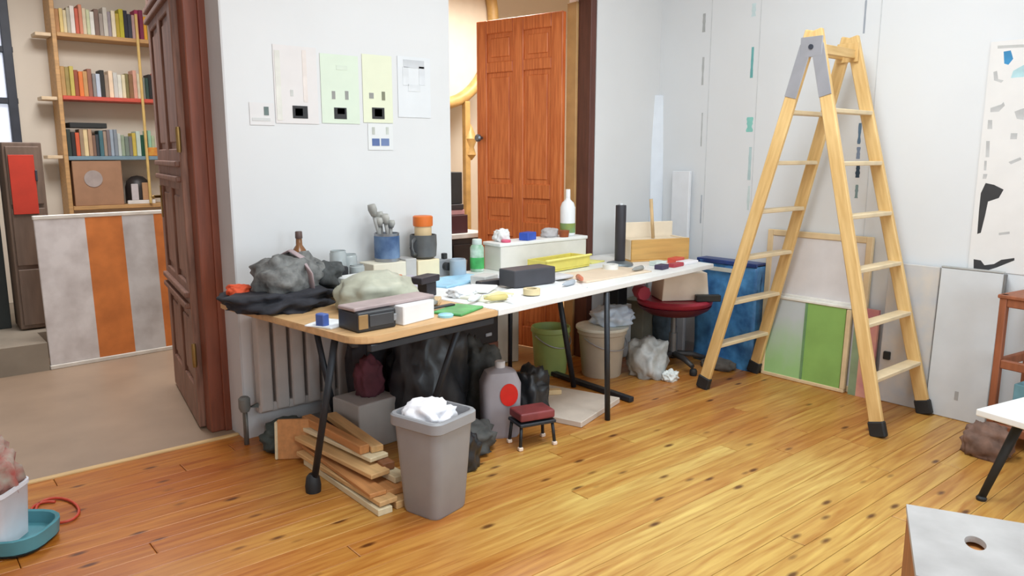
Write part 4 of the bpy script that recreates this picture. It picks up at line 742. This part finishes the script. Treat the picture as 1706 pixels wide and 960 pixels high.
# ------------------------------------------------------------------ right foreground
M_rw = mat('red_brown_rack_wood', (150, 88, 58), .55, var=.2, scale=7, stretch=(5, 5, .6))
rk = thing('wooden_rack', 'small red brown wooden rack by the wall below the ink drawing', 'rack', (4.52, 1.13, 0), R(-8))
for sx_ in (-.16, .16):
    for sy_ in (-.17, .17): box('post', M_rw, rk, (sx_, sy_, 0), (.035, .035, .80), base=True)
for z in (.10, .44, .76):
    for sx_ in (-.16, .16): box('rail', M_rw, rk, (sx_, 0, z), (.03, .305, .045))
    for sy_ in (-.17, .17): box('rail', M_rw, rk, (0, sy_, z), (.285, .03, .045))
box('shelf', M_rw, rk, (0, 0, .79), (.37, .39, .02)); box('shelf', M_rw, rk, (0, 0, .13), (.29, .30, .018))
tag(box('teal_book', col((120, 170, 184), .6), None, (4.52, 1.13, .1405), (.24, .2, .2), (0, 0, R(-8)), base=True), 'teal and white box inside the red brown rack', 'box')
lt = thing('low_table', 'low white topped table with slanted black metal legs at the right edge', 'table', (3.90, .83, 0), R(-12))
box('top', M_wtop, lt, (0, 0, .405), (.78, .46, .03), bev=.006)
for sx_ in (-1, 1):
    for sy_ in (-1, 1): lx = tube('leg', M_rub, lt, [(sx_ * .20, sy_ * .13, .40), (sx_ * .33, sy_ * .20, .012)], [.022, .016], 10); lathe('leg_tip', M_rub, lx, [(.02, 0), (.022, .012), (.016, .02)], (sx_ * .33, sy_ * .20, 0), seg=12)
beam('cross_brace', M_rub, lt, (-.20, -.13, .385), (.20, .13, .385), .02, .015); 
o = blob('brown_rag', mat('brown_grey_cloth', (122, 96, 84), .9, var=.4, scale=14, bump=.3), None, (4.20, 1.27, 0), (.16, .22, .17), 91, .3); tag(o, 'brown grey rag bundle on the floor beyond the low white table', 'rag')
# stool with oval hand hole
bxs = thing('box_stool', 'box stool with whitewashed plywood top and oval hand hole', 'stool', at(1510, 840, z=.45) * 1.0, 0)
c0 = at(1510, 840, z=.45); e1 = (at(1706, 857, z=.45) - c0).normalized(); e2 = Vector((-e1.y, e1.x, 0)); e2 = -e2 if e2.dot(VD) > 0 else e2
bxs.location = (c0.x, c0.y, 0); bxs.rotation_euler = (0, 0, math.atan2(e1.y, e1.x) - R(12))
sg = 1 if Matrix.Rotation(bxs.rotation_euler.z, 3, 'Z').inverted() @ e2 and (Matrix.Rotation(bxs.rotation_euler.z, 3, 'Z').inverted() @ e2).y > 0 else -1
M_wash = mat('whitewashed_ply', (166, 162, 160), .7, var=.10, scale=5, c2=(184, 181, 179), bump=.05); M_side = mat('stool_side_wood', (150, 92, 56), .6, var=.15, scale=6, stretch=(4, 4, .6))
SW, SD = .46, .44; hole = Matrix.Rotation(-bxs.rotation_euler.z, 3, 'Z') @ (at(1625, 905, z=.45) - c0); hx, hy = hole.x, hole.y
bm = bmesh.new(); n = 32; outer = []; inner = []
for i in range(n):
    a = 2 * math.pi * i / n; inner.append((hx + .026 * math.cos(a), hy + .042 * math.sin(a)))
    d = Vector((math.cos(a), math.sin(a))); ts = []
    for lim, comp, o_ in ((0, 0, hx), (SW, 0, hx), (0, 1, hy), (sg * SD, 1, hy)):
        if abs(d[comp]) > 1e-6:
            t_ = (lim - o_) / d[comp]
            if t_ > 0: ts.append(t_)
    t_ = min(ts); outer.append((hx + d.x * t_, hy + d.y * t_))
corners = [(0, 0), (SW, 0), (SW, sg * SD), (0, sg * SD)]
for cpt in corners:                                                  # snap the nearest outer point to each corner
    k = min(range(n), key=lambda i: (outer[i][0] - cpt[0]) ** 2 + (outer[i][1] - cpt[1]) ** 2); outer[k] = cpt
V = [[bm.verts.new((x, y, z)) for x, y in ring] for ring in (outer, inner) for z in (.432, .45)]
for i in range(n):
    j = (i + 1) % n; ob, ot, ib, it = V
    bm.faces.new((ot[i], ot[j], it[j], it[i])); bm.faces.new((ob[j], ob[i], ib[i], ib[j])); bm.faces.new((ob[i], ob[j], ot[j], ot[i])); bm.faces.new((it[i], it[j], ib[j], ib[i]))
link('top', mesh(bm, 'top'), M_wash, bxs)
yc = sg * SD / 2
for x in (.012, SW - .012): box('side', M_side, bxs, (x, yc, 0), (.018, SD - .02, .431), base=True)
for y_ in (sg * .012, sg * (SD - .012)): box('side', M_side, bxs, (SW / 2, y_, 0), (SW - .045, .018, .431), base=True)
box('lit_inner_board', mat('stool_lit_inner_wood', (226, 156, 92), .6, var=.1), bxs, (SW / 2, yc, .412), (SW - .05, SD - .06, .012))  # raised close under the hole; the lit interior is put into its orange

# ------------------------------------------------------------------ left foreground
bs0 = thing('teal_basin', 'flat teal plastic basin on the board floor at the left edge', 'basin', (.27, 3.40, 0), R(-40))
M_teal = mat('teal_plastic', (78, 136, 146), .4, var=.12)
rect_loft('tub', M_teal, bs0, [(.15, .11, .08, 0), (.175, .135, .10, .02), (.18, .14, .10, .075), (.175, .135, .10, .08), (.165, .125, .09, .075), (.155, .115, .08, .03)])
rect_loft('underside', mat('dark_teal_rubber', (38, 56, 60), .6), bs0, [(.155, .115, .08, -.0), (.172, .132, .09, .016)])
bk2 = thing('white_bucket', 'white plastic tub standing in the teal basin', 'tub', (.225, 3.40, .03), R(-40))
rect_loft('body', mat('white_plastic_tub', (218, 220, 226), .4, var=.06), bk2, [(.10, .09, .03, 0), (.115, .10, .035, .20), (.12, .105, .04, .205), (.12, .105, .04, .22), (.11, .095, .035, .22), (.105, .09, .035, .15)])
o = blob('red_white_rag', mat('red_white_cloth', (214, 202, 184), .85, var=.45, scale=20, c2=(164, 84, 76)), None, (.235, 3.41, .20), (.20, .18, .22), 95, .35, 3); tag(o, 'crumpled red and beige rag on top of the white tub', 'rag')
o = blob('black_yellow_rag', mat('black_yellow_cloth', (54, 52, 48), .85, var=.3, scale=12, c2=(220, 220, 150)), None, (.20, 3.31, .25), (.10, .08, .07), 96, .35, 3); tag(o, 'small black and pale yellow rag on the white tub', 'rag')
pts = []
for i in range(30):
    t_ = i / 29; p_ = at(98 + 38 * math.cos(t_ * 8.5 + 2.6) - 10 * t_, 852 + (24 - 8 * t_) * math.sin(t_ * 8.5 + 2.6), z=.008); pts.append(p_)
tag(tube('red_cable', col((190, 66, 44), .5), None, pts, .006, 6), 'thin red cable curled on the floor beside the teal basin', 'cable')
